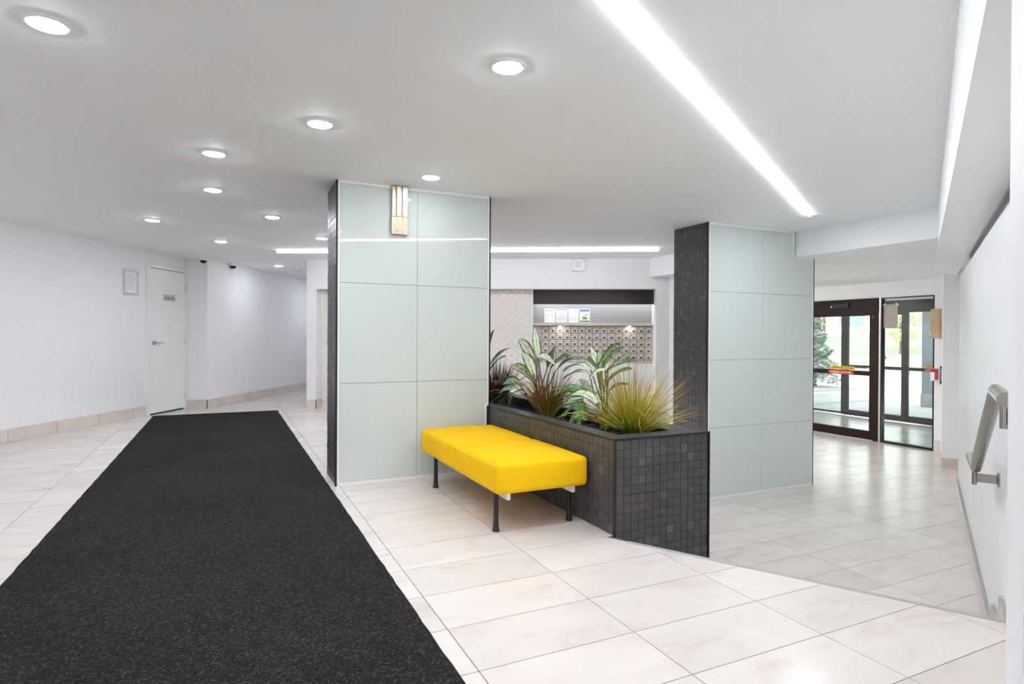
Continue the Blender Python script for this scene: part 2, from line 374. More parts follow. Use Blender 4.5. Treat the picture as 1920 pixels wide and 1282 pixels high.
# pillar + back left wall
wb = B(2.945, 3.6, -.345, .25, -.02, H+.02).box(3.6, 9.5, -.345, .0, -.02, H+.02)
struct('wall_back', wb, 'wall_paint', 'white wall stepping forward past the chute door and running to the back', 'wall', (-2.02, 7.55, 0), 60)
struct('wall_far', B(-3.6, .3, 6.0, 6.2, -.02, H).box(0, .3, .6, 6.2, -.02, H), 'wall_paint', 'white wall closing the far back corridor', 'wall', (1.09, 9.42, 0), -30)
def baseboard(name, x0, x1, y, pitch, start, loc, rotz, label, h=.135, z=0):
    e = empty(name, (loc[0], loc[1], z), rotz, label, 'baseboard', kind='structure')
    B(x0, x1, y-.006, y, 0, h-.004).obj('backing', 'pale_grout', e)
    xs = [x0]; x = start
    while x < x1:
        if x > x0+.02: xs.append(x)
        x += pitch
    xs.append(x1)
    for a, b in zip(xs, xs[1:]):
        w = b-a-.0045; me = B(-w/2, w/2, -.010, 0, 0, h).mesh('base_tile'); bev(me, .0015, 1)
        link('base_tile', me, 'base_tile', e, ((a+b)/2, y-.004, 0))
    return e
baseboard('baseboard_left', -5, 2.09, 0, .599, -.524-.599*8+.599*0+.0, (-2.02, 7.55), 60, 'beige stone tile baseboard along the left wall')
baseboard('baseboard_back', 2.945, 2.946, -.345, .6, 9, (-2.02, 7.55), 60, 'x') if False else None
baseboard('baseboard_pillar', 0, .345, 0, .6, 9, (-2.02+2.945*.5, 7.55+2.945*.866), -30, 'short stone baseboard beside the chute door')
baseboard('baseboard_back', 2.945, 7.6, -.345, .598, 2.945+.42, (-2.02, 7.55), 60, 'beige stone tile baseboard running to the back of the lobby')

# ---------------- mail wall (frame: x along wall, y into wall)
ML, MR = (1.09, 9.42), -30
RD, MD = .16, .34      # depth of relief panelling, depth of mailbox recess
mw = MB()
mw.box(0, .148, 0, .6, -D, H+.02)                      # left stub
mw.box(.148, 5.14, 0, .6, 1.785, H+.02)                # lintel
mw.box(5.14, 5.75, 0, .6, -D-.02, H+.02)                # right pier
mw.box(.148, 3.372, RD+.02, .6, -D, 1.785)             # core behind the relief
mw.box(3.372, 5.14, MD+.02, .6, -D, 1.785)
mw.box(3.372, 5.14, MD-.02, MD+.02, -D, .705)          # white panel below the mailboxes
struct('wall_mail', mw, 'wall_paint', 'white wall with a wide recess holding the mailboxes and relief panels', 'wall', (*ML, 0), MR)
baseboard('baseboard_mail', 0, .148, 0, .6, 9, ML, MR, 'stone baseboard tile at the foot of the white pier')
baseboard('baseboard_jamb', 0, .15, 0, .6, 9, (ML[0]+.148*.866, ML[1]-.148*.5), 60, 'stone baseboard tile turning into the recess')
# ---------------- right wall (frame rotz 30: x = s, y = -n)
rw = B(1.0, 7.88, -.62, -.38, -D-.02, 2.05)
struct('wall_right', rw, 'wall_paint', 'white wall behind the handrail', 'wall', (0, 0, 0), 30)
cl = MB().plate([(1.0, -D), (7.88, -D), (7.88, 1.755), (3.3, 1.69), (1.0, 1.655)], 0, .08)
cl.v = [(x, -.30-y, z) for x, y, z in cl.v]
struct('wall_cladding', cl, 'wall_gloss', 'glossy white wall lining with the metal handrail', 'wall', (0, 0, 0), 30)
struct('wall_recess', B(7.88, 9.07, -.9, -.6, -D, LOW), 'wall_paint', 'white recessed wall past the handrail', 'wall', (0, 0, 0), 30)
# soffit above the right wall: lofted section
sf = MB(); secs = []
for s, zb, zi in ((.84, 1.685, 1.71), (3.5, 1.775, 1.775), (6.7, 1.915, 1.815), (9.1, 1.93, 1.86)):
    b = len(sf.v); sf.v += [(s, -.088, H+.03), (s, -.088, zb), (s, -.306, zi), (s, -.312, zi+.12), (s, -.9, zi+.12), (s, -.9, H+.03)]; secs.append(b)
for a, b in zip(secs, secs[1:]):
    for i in range(6): sf.f.append((a+i, a+(i+1) % 6, b+(i+1) % 6, b+i))
sf.f += [tuple(secs[0]+i for i in range(6)), tuple(secs[-1]+i for i in range(6))]
struct('ceiling_soffit', sf, 'ceiling_paint', 'boxed soffit running above the handrail wall', 'soffit', (0, 0, 0), 30)
B(6.30, 6.55, -.0885, -.084, 2.02, 2.17).obj('soffit_grille', 'dark_grout', bpy.data.objects['ceiling_soffit'])
struct('wall_near', B(.84, 1.0, -4.2, -.089, -.02, H), 'wall_paint', 'white wall end right beside the camera at the right edge', 'wall', (0, 0, 0), 30)
struct('wall_return', B(9.07, 9.7, -1.2, -.185, -D-.02, LOW), 'wall_paint', 'white pilaster between the handrail wall and the entrance', 'wall', (0, 0, 0), 30)
baseboard('baseboard_return', -.347-.05, -.185, 0, .6, 9, UV(9.07, 0), -60, 'x') if False else None
# skirting along the right wall
sk = empty('baseboard_right', (0, 0, -D), 30, 'stone skirting along the foot of the handrail wall', 'baseboard', kind='structure')
x = 3.83
for w in (.15, .44, .60, .60, .60, .60, .60, .46):
    me = B(0, w-.004, -.018, 0, 0, .113).mesh('skirting_tile'); bev(me, .0015, 1); link('base_tile', me, 'floor_tile', sk, (x, -.281, 0)); B(0, w-.004, -.018, 0, .113, .125).obj('top_edge', 'nosing_grey', sk, (x, -.281, 0)); x += w
for (a, b, zt) in ((1.0, 3.08, D), (3.08, 3.46, D*2/3), (3.46, 3.82, D/3)):
    B(a, b-.003, -.016, 0, zt, zt+.085).obj('base_tile', 'floor_tile', sk, (0, -.283, 0)); B(a, b-.003, -.016, 0, zt+.085, zt+.097).obj('top_edge', 'nosing_grey', sk, (0, -.283, 0))
    B(b-.003, b+.022, -.018, 0, zt-D/3, zt+.095).obj('base_tile', 'floor_tile', sk, (0, -.281, 0)); B(b+.022, b+.026, -.018, 0, zt-D/3, zt+.097).obj('end_edge', 'nosing_grey', sk, (0, -.281, 0))
# pilaster base + door-wall strip base
pb = empty('baseboard_return', (*UV(9.07, .185), -D), -60, 'stone baseboard around the pilaster by the entrance', 'baseboard', kind='structure')
B(0, .8, -.012, 0, 0, .13).obj('base_tile', 'base_tile', pb); B(-.012, 0, -.012, .5, 0, .13).obj('base_tile', 'base_tile', pb)
# ---------------- entrance wall at X = 9.07 (door opening y 5.11 .. 8.3)
DX = 9.07
ew = B(DX-.02, DX+.13, 3.2, 5.095, -D, LOW+.1).box(DX-.02, DX+.13, 5.095, 8.6, 1.715, LOW+.1).box(DX-.02, DX+.13, 8.25, 10.5, -D, LOW+.1)
struct('wall_entrance', ew, 'wall_paint', 'white wall framing the inner sliding entrance doors', 'wall')
be = empty('baseboard_entrance', (DX-.02, 5.09, -D), -90, 'stone baseboard beside the entrance glazing', 'baseboard', kind='structure')
B(0, .30, -.012, 0, 0, .155).obj('base_tile', 'base_tile', be)
# vestibule side walls
struct('wall_vestibule_right', B(DX+.13, 11.75, 4.6, 4.8, -D, 2.0), 'wall_paint', 'white side wall of the vestibule', 'wall')
struct('wall_vestibule_left', B(DX+.13, 11.75, 10.3, 10.5, -D, 2.0), 'wall_paint', 'white far side wall of the vestibule', 'wall')
struct('wall_outer', B(11.55, 11.8, 4.6, 6.0, -D, 2.0).box(11.55, 11.8, 6.0, 10.5, 1.82, 2.0).box(11.55, 11.8, 10.2, 10.5, -D, 2.0), 'wall_paint', 'outer wall around the outside sliding doors', 'wall')
# ---------------- behind the camera
struct('wall_rear', B(-9, 4.2, -4.7, -4.5, -.02, H), 'wall_paint', 'plain white wall behind the viewer', 'wall')
struct('wall_left_return', B(-9.2, -9.0, -5, 1, -.02, H).box(-9.2, -6.0, .8, 1.0, -.02, H), 'wall_paint', 'white wall behind and left of the viewer', 'wall')
struct('wall_side_lower', B(5.9, 9.2, 9.3, 9.5, -D, H).box(5.7, 6.05, 6.6, 9.5, -D, H), 'wall_paint', 'white wall round the corner from the mail wall', 'wall')

# ================================================================== COLUMNS
def stone_face(out, o, ax, nrm, w, z0, z1, nc, nr, mask=None):
    """collect mosaic tile transforms on a vertical face: o = start corner (x,y), ax along, nrm outward"""
    pw, ph = w/nc, (z1-z0)/nr
    for i in range(nc):
        for j in range(nr):
            cx, cy, cz = o[0]+ax[0]*(i+.5)*pw, o[1]+ax[1]*(i+.5)*pw, z0+(j+.5)*ph
            if mask and not mask(cx, cy, cz): continue
            X = Vector((ax[0], ax[1], 0)); N = Vector((nrm[0], nrm[1], 0)); Zv = Vector((0, 0, 1))
            mt = Matrix((X, Zv, N)).transposed().to_4x4()
            mt.translation = (cx-nrm[0]*.0040, cy-nrm[1]*.0040, cz)
            out.append((mt, pw, ph))
def place_stones(parent, lst, limit=300, origin=(0, 0, 0)):
    meshes = {}
    def tm(pw, ph, v):
        k = (round(pw, 4), round(ph, 4), v)
        if k not in meshes:
            a, b, hh = pw/2-.0011, ph/2-.0011, (.0052, .0060, .0068)[v]; c = .0011; q = MB()
            q.v = [(-a, -b, 0), (a, -b, 0), (a, b, 0), (-a, b, 0), (-a, -b, hh-c), (a, -b, hh-c), (a, b, hh-c), (-a, b, hh-c), (-a+c, -b+c, hh), (a-c, -b+c, hh), (a-c, b-c, hh), (-a+c, b-c, hh)]
            for o in (0, 4):
                for i in range(4): j = (i+1) % 4; q.f.append((o+i, o+j, o+4+j, o+4+i))
            q.f.append((8, 9, 10, 11)); me = q.mesh('stone_tile', fix=False); me.materials.append(M_['slate']); meshes[k] = me
        return meshes[k]
    def score(e):
        mt, pw, ph = e; p = mt.translation; v = (Vector((0, 0, CH))-p).normalized(); n = mt.col[2].to_3d()
        return -max(0, v.dot(n))*pw*ph/depth_of(p)**2
    lst.sort(key=score); rest = MB(); tones = []; inv = Matrix.Translation(-Vector(origin))
    for k, (mt, pw, ph) in enumerate(lst):
        me = tm(pw, ph, random.randrange(3))
        if k < limit:
            o = link('stone_tile', me, None, parent); o.matrix_local = inv @ mt
        else:
            b = len(rest.v); rest.v += [tuple(inv @ mt @ v.co) for v in me.vertices]; rest.f += [tuple(b+i for i in p.vertices) for p in me.polygons]
            tn = random.random(); tones += [tn]*len(me.vertices)
    if rest.v:
        me = rest.mesh('stone_tiles', fix=False); at = me.attributes.new('tone', 'FLOAT', 'POINT'); at.data.foreach_set('value', tones)
        tag(link('stone_tiles', me, 'slate', parent), kind='stuff')
GY = 4.466                        # plane of the glass cladding
def glass_column(x0, x1, y1, zf, zt, cols, rows, label, notch=None, foot=None):
    loc = (x0, GY, zf)
    e = empty('column', loc, 0, label, 'column')
    L = lambda mb: [setattr(mb, 'v', [(a-loc[0], b-loc[1], c-loc[2]) for a, b, c in mb.v]), mb][1]
    core = MB()
    if notch: core.box(x0+.004, notch[0], GY+.012, y1, zf, zt).box(notch[0], x1-.008, GY+.012, y1, zf, notch[1])
    else: core.box(x0+.004, x1-.008, GY+.012, y1, zf, zt)
    L(core).obj('core', 'dark_grout', e)
    tw = .022                    # aluminium edge trim
    xs = [x0+tw]+cols+[x1-tw]; zs = [zf+tw]+rows+[zt-tw]
    for i in range(len(xs)-1):
        for j in range(len(zs)-1):
            a, b, c, d = xs[i]+.0012, xs[i+1]-.0012, zs[j]+.0012, zs[j+1]-.0012; poly = [(a, c), (b, c), (b, d), (a, d)]
            if notch and i == len(xs)-2 and j == len(zs)-2: nx, nz = notch[0]-tw, notch[1]-tw; poly = [(a, c), (b, c), (b, nz), (nx, nz), (nx, d), (a, d)]
            if foot and i == len(xs)-2 and j == 0: fx, fz = foot[0]-tw, foot[1]+tw; poly = [(a, c), (fx, c), (fx, fz), (b, fz), (b, d), (a, d)]
            q = L(MB().plate(poly, GY, GY+.012)).obj('glass_panel', 'clad_glass', e); bev(q.data, .0006, 1)
    t = lambda a, b, c, d: L(B(a, b, GY-.004, GY+.012, c, d)).obj('edge_trim', 'white_trim', e, bevel=.001)
    t(x0+.006, x0+tw, zf, zt)
    if notch:
        t(x0+tw, notch[0], zt-tw, zt); t(notch[0]-tw, notch[0], notch[1]-tw, zt-tw); t(notch[0], x1-.008, notch[1]-tw, notch[1]); t(x1-tw, x1-.008, zf, notch[1]-tw)
    else: t(x0+tw, x1-.008, zt-tw, zt)
    if foot: t(x1-tw, x1-.008, foot[1], zt-tw); t(foot[0]-tw, x1-tw, foot[1], foot[1]+tw); t(foot[0]-tw, foot[0], zf, foot[1]); t(x0+tw, foot[0]-tw, zf, zf+tw)
    else: t(x0+tw, x1-tw, zf, zf+tw)
    top_r = notch[1] if notch else zt
    L(B(x0-.008, x0+.006, GY-.005, GY+.02, zf, zt)).obj('corner_trim', 'black_metal', e)
    L(B(x1-.008, x1+.004, GY-.005, GY+.02, foot[1] if foot else zf, top_r)).obj('corner_trim', 'black_metal', e)
    lst = []; nc = round((y1-GY-.02)/.049); nr = round((zt-zf)/.0505)
    stone_face(lst, (x0+.003, y1), (0, -1), (-1, 0), y1-GY-.02, zf, zt, nc, nr)
    place_stones(e, lst, 300, loc)
    return e
c1 = glass_column(.7223, 1.928, 4.90, 0, H, [1.323], [.743, 1.478], 'pale green glass clad column beside the yellow bench', foot=(1.905, .53))
c2 = glass_column(4.243, 5.745, 4.962, -D, H, [4.977], [.203, .87, 1.545], 'pale green glass clad column with a notched corner under the bulkhead', notch=(5.44, LOW))

# ================================================================== PLANTER
PX0, PX1, PY0, PY1, PZ = 1.926, 2.597, 2.722, 5.55, .531
pl = empty('planter', (PX0, PY0, -D), 0, 'long dark slate mosaic planter box with leafy plants', 'planter')
o = (PX0, PY0, -D)
def PL(mb): mb.v = [(a-o[0], b-o[1], c-o[2]) for a, b, c in mb.v]; return mb
HX0, HX1, HY0, HY1 = 2.035, 2.43, 2.852, 5.4
body = MB().box(PX0+.002, HX0, PY0+.002, PY1, -D, PZ-.006).box(HX1, PX1-.002, PY0+.002, PY1, -D, PZ-.006).box(HX0, HX1, PY0+.002, HY0, -D, PZ-.006).box(HX0, HX1, HY1, PY1, -D, PZ-.006).box(HX0, HX1, HY0, HY1, -D, .30)
PL(body).obj('box', 'slate_grout', pl)
ln_ = MB().box(HX0-.001, HX0+.004, HY0, HY1, .30, PZ-.010).box(HX1-.004, HX1+.001, HY0, HY1, .30, PZ-.010).box(HX0, HX1, HY0-.001, HY0+.004, .30, PZ-.010).box(HX0, HX1, HY1-.004, HY1+.001, .30, PZ-.010)
PL(ln_).obj('inner_dark_sheet', 'black_plastic', pl)  # thin black sheets added to darken the inside of the planter
lst = []
stone_face(lst, (PX0+.006, PY0), (1, 0), (0, -1), PX1-PX0-.012, -D+.008, PZ-.010, 13, 20)
stone_face(lst, (PX0, PY1), (0, -1), (-1, 0), PY1-PY0-.006, .002, PZ-.010, 55, 10)
place_stones(pl, lst, 300, o)
# cap stones on the rim
def cap(x0, x1, y0, y1, nx, ny):
    for i in range(nx):
        for j in range(ny):
            a, b, c, d = x0+(x1-x0)*i/nx, x0+(x1-x0)*(i+1)/nx, y0+(y1-y0)*j/ny, y0+(y1-y0)*(j+1)/ny
            q = PL(B(a+.0007, b-.0007, c+.0007, d-.0007, PZ-.006, PZ)); cx, cy, cz = (a+b)/2-o[0], (c+d)/2-o[1], PZ-o[2]
            q.v = [(x-cx, y-cy, z-cz) for x, y, z in q.v]; q.obj('cap_stone', 'slate', pl, (cx, cy, cz))
cap(PX0+.004, HX0, PY0+.004, PY1, 2, 20); cap(HX1, PX1-.004, PY0+.004, PY1, 2, 20); cap(HX0, HX1, PY0+.004, HY0, 3, 2)
for a in ((PX0-.009, PX0+.004, PY0-.009, PY0+.004, -.002, PZ+.002), (PX1-.004, PX1+.006, PY0-.009, PY0+.004, -D, PZ+.002), (PX0+.004, PX1-.004, PY0-.009, PY0+.004, PZ-.010, PZ+.002)):
    PL(B(*a)).obj('edge_trim', 'black_metal', pl)
PL(B(PX0-.0085, PX0+.003, PY0+.004, GY-.002, PZ-.0085, PZ+.001)).obj('edge_trim', 'black_metal', pl)
sm = MB(); n1, n2 = 10, 50
for i in range(n1+1):
    for j in range(n2+1): sm.v.append((HX0+(HX1-HX0)*i/n1, HY0+(HY1-HY0)*j/n2, .45+random.uniform(-.008, .008)))
for i in range(n1):
    for j in range(n2): a = i*(n2+1)+j; sm.f.append((a, a+n2+1, a+n2+2, a+1))
tag(PL(sm).obj('soil', 'soil', pl, smooth=True), kind='stuff')

# ================================================================== BENCH
bn = empty('bench', (1.325, 2.96, 0), 0, 'yellow upholstered two-seat bench on black legs against the planter', 'bench')
def cushion(x0, x1, y0, y1, z0, z1, crown, r=.022, n=14):
    mb = MB(); hx, hy, hz = (x1-x0)/2, (y1-y0)/2, (z1-z0)/2; cx, cy, cz = (x0+x1)/2, (y0+y1)/2, (z0+z1)/2; idx = {}
    def vert(p):
        k = tuple(round(c, 5) for c in p)
        if k not in idx:
            q = Vector((p[0]*hx, p[1]*hy, p[2]*hz)); inner = Vector((max(-hx+r, min(hx-r, q.x)), max(-hy+r, min(hy-r, q.y)), max(-hz+r, min(hz-r, q.z))))
            d = q-inner
            if d.length > 1e-6: q = inner+d.normalized()*r
            fx, fy = 1-(p[0])**2, 1-(p[1])**2
            if p[2] > 0: q.z += crown*fx*fy*p[2]
            q.x += math.copysign(.006*(1-p[2]**2)*(1-p[1]**2), p[0])*(abs(p[0]) > .99)
            q.y += math.copysign(.004*(1-p[2]**2)*(1-p[0]**2), p[1])*(abs(p[1]) > .99)
            idx[k] = len(mb.v); mb.v.append((q.x+cx, q.y+cy, q.z+cz))
        return idx[k]
    g = [-1, -.985, -.96, -.92]+[-.85+1.7*i/(n-1) for i in range(n)]+[.92, .96, .985, 1]
    for ax in range(3):
        for sgn in (-1, 1):
            for i in range(len(g)-1):
                for j in range(len(g)-1):
                    q = []
                    for (a, b) in ((g[i], g[j]), (g[i+1], g[j]), (g[i+1], g[j+1]), (g[i], g[j+1])):
                        p = [0, 0, 0]; p[ax] = sgn; p[(ax+1) % 3] = a; p[(ax+2) % 3] = b; q.append(vert(p))
                    mb.f.append(tuple(q))
    return mb
for k, (a, b) in enumerate(((0, .688), (.700, 1.40))):
    cu = cushion(0, .585, a, b, .226, .396, .022, .026).obj('cushion', 'yellow_fabric', bn, smooth=False); cu.data.polygons.foreach_set('use_smooth', [True]*len(cu.data.polygons))
for (x, y) in ((.045, .112), (.52, .112), (.045, 1.18), (.52, 1.18)):
    lg = MB().lathe([(.021, 0), (.022, .006), (.0175, .016), (.0165, .04), (.0145, .06), (.014, .2), (.018, .226)], 14).obj('leg', 'wrapped_black', bn, (x, y, 0), smooth=True)
for x in (.075, .49): B(x, x+.022, .03, 1.37, .188, .226).obj('frame_rail', 'white_plastic', bn, bevel=.002)
B(.075, .512, .30, .33, .195, .224).obj('cross_rail', 'white_plastic', bn); B(.075, .512, 1.06, 1.09, .195, .224).obj('cross_rail', 'white_plastic', bn)

# ================================================================== CARPET
cp = MB(); nx, ny = 24, 160
x0, x1, y0, y1 = -.873, .678, -3.2, 9.30
for j in range(ny+1):
    for i in range(nx+1):
        x = x0+(x1-x0)*i/nx; y = y0+(y1-y0)*j/ny
        if i in (0, nx): x += random.uniform(-.0025, .0025)
        cp.v.append((x, y, .009 if 0 < i < nx and 0 < j < ny else .0065))
for j in range(ny):
    for i in range(nx): a = j*(nx+1)+i; cp.f.append((a, a+1, a+nx+2, a+nx+1))
b = len(cp.v); cp.v += [(x0-.002, y0, .0005), (x1+.002, y0, .0005), (x1+.002, y1+.002, .0005), (x0-.002, y1+.002, .0005)]
cp.f += [(b, b+1, nx, 0)] if False else []
edge = [i for i in range(nx+1)] + [j*(nx+1)+nx for j in range(1, ny+1)] + [ny*(nx+1)+i for i in range(nx-1, -1, -1)] + [j*(nx+1) for j in range(ny-1, 0, -1)]
b2 = len(cp.v); cp.v += [(cp.v[i][0]*1.0, cp.v[i][1], .0004) for i in edge]; ne = len(edge)
for k in range(ne): cp.f.append((edge[(k+1) % ne], edge[k], b2+k, b2+(k+1) % ne))
cp.v = cp.v; co = cp.obj('carpet_runner', 'carpet'); tag(co, 'charcoal carpet runner laid along the left of the floor', 'carpet')

# ================================================================== LIGHTS
dl_tpl = None
def downlight(x, y, z, label, group='round ceiling downlights', mat=None):
    global dl_tpl
    e = empty('ceiling_downlight', (x, y, z), 0, label, 'ceiling light', group)
    if not dl_tpl:
        ring = MB().lathe([(.076, 0), (.076, -.004), (.070, -.008), (.062, -.008), (.060, -.003), (.060, 0)], 32).mesh('trim_ring', True); ring.materials.append(M_['white_plastic'])
        disc = MB().lathe([(.0605, -.004), (.0585, -.0098), (.040, -.0142)], 24).mesh('diffuser'); disc.materials.append(M_['lamp']); dl_tpl = (ring, disc)
    link('trim_ring', dl_tpl[0], None, e); df = link('diffuser', dl_tpl[1], None, e)
    if mat: df.data = df.data.copy(); df.data.materials[0] = M_[mat]
for (x, y, lb) in ((-.588, 2.70, 'round downlight nearest the top left corner of the ceiling'), (1.058, 2.275, 'round downlight near the long diagonal light strip'),
    (.448, 3.325, 'round downlight in front of the glass column, third from the left corner'), (-.07, 4.163, 'round downlight above the carpet, nearer of the close pair'),
    (-.094, 5.203, 'round downlight above the carpet, farther of the close pair'), (-.653, 6.849, 'round downlight nearest the left wall'),
    (.397, 6.137, 'round downlight left of the glass column, past the close pair'), (-.058, 8.026, 'round downlight above the far end of the carpet'),
    (1.307, 4.09, 'round downlight right in front of the glass column top'), (.996, 7.217, 'round downlight half hidden behind the glass column'),
    (.773, 10.413, 'smallest round downlight at the far back')):
    downlight(x, y, H, lb, mat='lamp_dim' if 'column top' in lb else 'lamp_mid' if 'far back' in lb else None)
for (x, y, lb) in ((-2.6, 4.6, 'added round downlight left of the frame, nearest the left wall'), (-2.4, 1.8, 'added round downlight left of the frame, level with the camera'), (-2.6, -1, 'added round downlight behind the camera at the far left'), (-.2, -.6, 'added round downlight just behind the camera over the carpet'), (-.2, -2.8, 'added round downlight over the rear end of the carpet'), (1.6, -2.4, 'added round downlight behind the camera at the right')):
    downlight(x, y, H, lb, 'added fill downlights out of view')  # unseen downlights added to help light the room
for (x, y, lb) in ((6.3, 5.65, 'added low ceiling downlight hidden right behind the notched glass column'), (7.5, 6.75, 'added low ceiling downlight between the notched glass column and the inner doors'), (6.75, 7.3, 'added low ceiling downlight round the corner from the mail wall'), (8.2, 8.5, 'added low ceiling downlight beside the far end of the inner doors')):
    downlight(x, y, LOW, lb, 'added fill downlights over the entrance end', 'lamp_low')  # unseen downlights added to brighten the lower entrance end
downlight(10.4, 8.9, 1.98, 'added round downlight in the vestibule ceiling', 'added fill downlights over the entrance end', 'lamp_low')  # hidden lamp added for more light by the doors
downlight(2.2, 12.4, H, 'added round downlight far down the back corridor', 'added fill downlights out of view')  # hidden lamp added to lift the dark end of the back wall
def strip(name, p0, p1, label, nseg, w=.036, h=.034, z=H, mat='strip'):
    a = math.degrees(math.atan2(p1[1]-p0[1], p1[0]-p0[0])); ln = math.hypot(p1[0]-p0[0], p1[1]-p0[1])
    e = empty(name, (p0[0], p0[1], z-.0008), a, label, 'strip light')
    B(0, ln, -w/2+.004, w/2-.004, -.008, 0).obj('housing', 'white_trim', e)
    for k in range(nseg): B(ln*k/nseg+.004, ln*(k+1)/nseg-.004, -w/2, w/2, -h, -.008).obj('diffuser', mat, e, bevel=.004, seg=2)
    for xx in (0, ln-.004): B(xx, xx+.004, -w/2-.001, w/2+.001, -h-.001, 0).obj('end_cap', 'white_trim', e)
strip('strip_light', (.45, 1.258), (4.83, 3.80), 'long diagonal linear light strip crossing the ceiling', 3, w=.021, h=.0095)
strip('strip_light', (.615, 8.559), (4.96, 6.089), 'linear light strip above the mailbox wall', 4, w=.03, h=.032, mat='strip_soft')
strip('strip_light', (-1.6, 1.2), (-3.6, -2.2), 'added linear fill strip behind the viewer', 3, w=.021, h=.0095)  # unseen strip added as extra room light
# niche LED above the splashback, under-counter pucks
NF = lambda name, lb, ct: empty(name, (*ML, 0), MR, lb, ct)
# ================================================================== MAILBOXES AND RECESS
rp = NF('relief_panelling', 'white relief wall panelling of raised discs left of the mailboxes', 'wall panel')
B(.150, 3.368, RD, RD+.02, -D+.002, 1.783).obj('panel', 'relief_white', rp)
B(3.360, 3.376, RD-.012, MD+.018, -D+.002, 1.783).obj('edge_strip', 'white_trim', rp)
dm = MB(); nn = 14; rr_ = .040
for i in range(nn):     # leaf-like tilted disc, high on the lower left edge
    a = 2*math.pi*i/nn; dm.v.append((rr_*math.cos(a), 0, rr_*math.sin(a)))
for i in range(nn):
    a = 2*math.pi*i/nn; x, z = rr_*.93*math.cos(a), rr_*.93*math.sin(a); dm.v.append((x, -.002-.022*max(0, (x*.7+z*.7)/rr_*.5+.5)**1.5, z))
for i in range(nn): j = (i+1) % nn; dm.f.append((i, j, nn+j, nn+i))
dm.f.append(tuple(range(nn, 2*nn))); dme = dm.mesh('relief_disc'); dme.materials.append(M_['relief_white'])
rest = MB(); px_, pz_ = .112, .103
spots = []
for r in range(34):
    for c in range(60):
        x = .205+px_*c/1.0+(px_/2 if r % 2 else 0); z = 1.74-pz_/2*r
        if x < 3.33 and z > .02: spots.append((x, z))
vis = [s for s in spots if s[0] > 2.70 or s[0] < .36]; hid = [s for s in spots if not (s[0] > 2.70 or s[0] < .36)]
vis.sort(key=lambda s: -s[1])
for (x, z) in vis[:300]: link('relief_disc', dme, None, rp, (x, RD, z))
for (x, z) in vis[300:]+hid:
    b = len(rest.v); rest.v += [(v.co.x+x, v.co.y+RD, v.co.z+z) for v in dme.vertices]; rest.f += [tuple(b+i for i in p.vertices) for p in dme.polygons]
tag(rest.obj('relief_discs', 'relief_white', rp), kind='stuff')
va = NF('valance', 'dark brown valance panel above the notices', 'panel'); B(3.378, 5.138, MD-.14, MD-.12, 1.572, 1.784).obj('board', 'dark_panel', va)
sp = NF('splashback', 'brushed grey back panel behind the pinned notices', 'panel'); B(3.378, 5.138, MD-.004, MD+.019, 1.30, 1.782).obj('board', 'grey_panel', sp)
ct = NF('counter_shelf', 'thin stone counter ledge above the mailboxes', 'shelf'); B(3.378, 5.138, MD-.10, MD+.018, 1.258, 1.296).obj('slab', 'stone_counter', ct, bevel=.004)
ld = NF('led_strip', 'hidden LED strip lighting the notices from behind the valance', 'strip light'); B(3.40, 5.12, MD-.115, MD-.075, 1.60, 1.612).obj('diffuser', 'led', ld); B(3.40, 5.12, MD-.118, MD-.072, 1.612, 1.63).obj('housing', 'white_trim', ld)
for k, xx in enumerate((3.78, 4.80)):
    pk = empty('puck_light', (ML[0]+.866*xx+.5*(MD-.085), ML[1]-.5*xx+.866*(MD-.085), 1.2575), MR, ('round puck light under the counter over the left mailboxes', 'round puck light under the counter over the right mailboxes')[k], 'ceiling light', 'puck lights under the counter')
    MB().lathe([(.020, 0), (.020, -.006), (.018, -.007)], 16).obj('housing', 'white_trim', pk); MB().lathe([(.017, -.0072), (.017, -.0085)], 16).obj('diffuser', 'puck', pk)
mb_ = NF('mailbox_bank', 'bank of small steel apartment mailboxes set in the wall', 'mailboxes')
B(3.378, 5.138, MD-.012, MD+.018, .707, 1.257).obj('frame', 'mail_frame', mb_)
cw, rh = .1090, .0985; bw, bh = cw-.010, rh-.010
door = B(-bw/2, bw/2, -.012, 0, -bh/2, bh/2).mesh('mail_door'); bev(door, .003, 2); door.materials.append(M_['mail_steel'])
slot = B(-.019, .019, -.0145, -.011, -.010, .008).mesh('name_slot'); slot.materials.append(M_['black_plastic'])
lock = MB().lathe([(.0065, -.010), (.0065, -.0155), (.005, -.017)], 10, 'y').mesh('lock'); lock.materials.append(M_['black_metal'])
for r in range(5):
    for c in range(15):
        d = link('mail_door', door, None, mb_, (3.497+cw*(c+.5), MD-.0125, 1.248-rh*(r+.5)))
        link('name_slot', slot, None, d, (.006, 0, -.018)); link('lock', lock, None, d, (-.030, 0, .026))
B(3.384, 3.490, MD-.020, MD-.012, .76, 1.246).obj('blank_plate', 'mail_steel', mb_)
for c in range(15): B(3.502+cw*c, 3.492+cw*(c+1), MD-.022, MD-.012, .711, .750).obj('bottom_plate', 'mail_steel', mb_, bevel=.002)
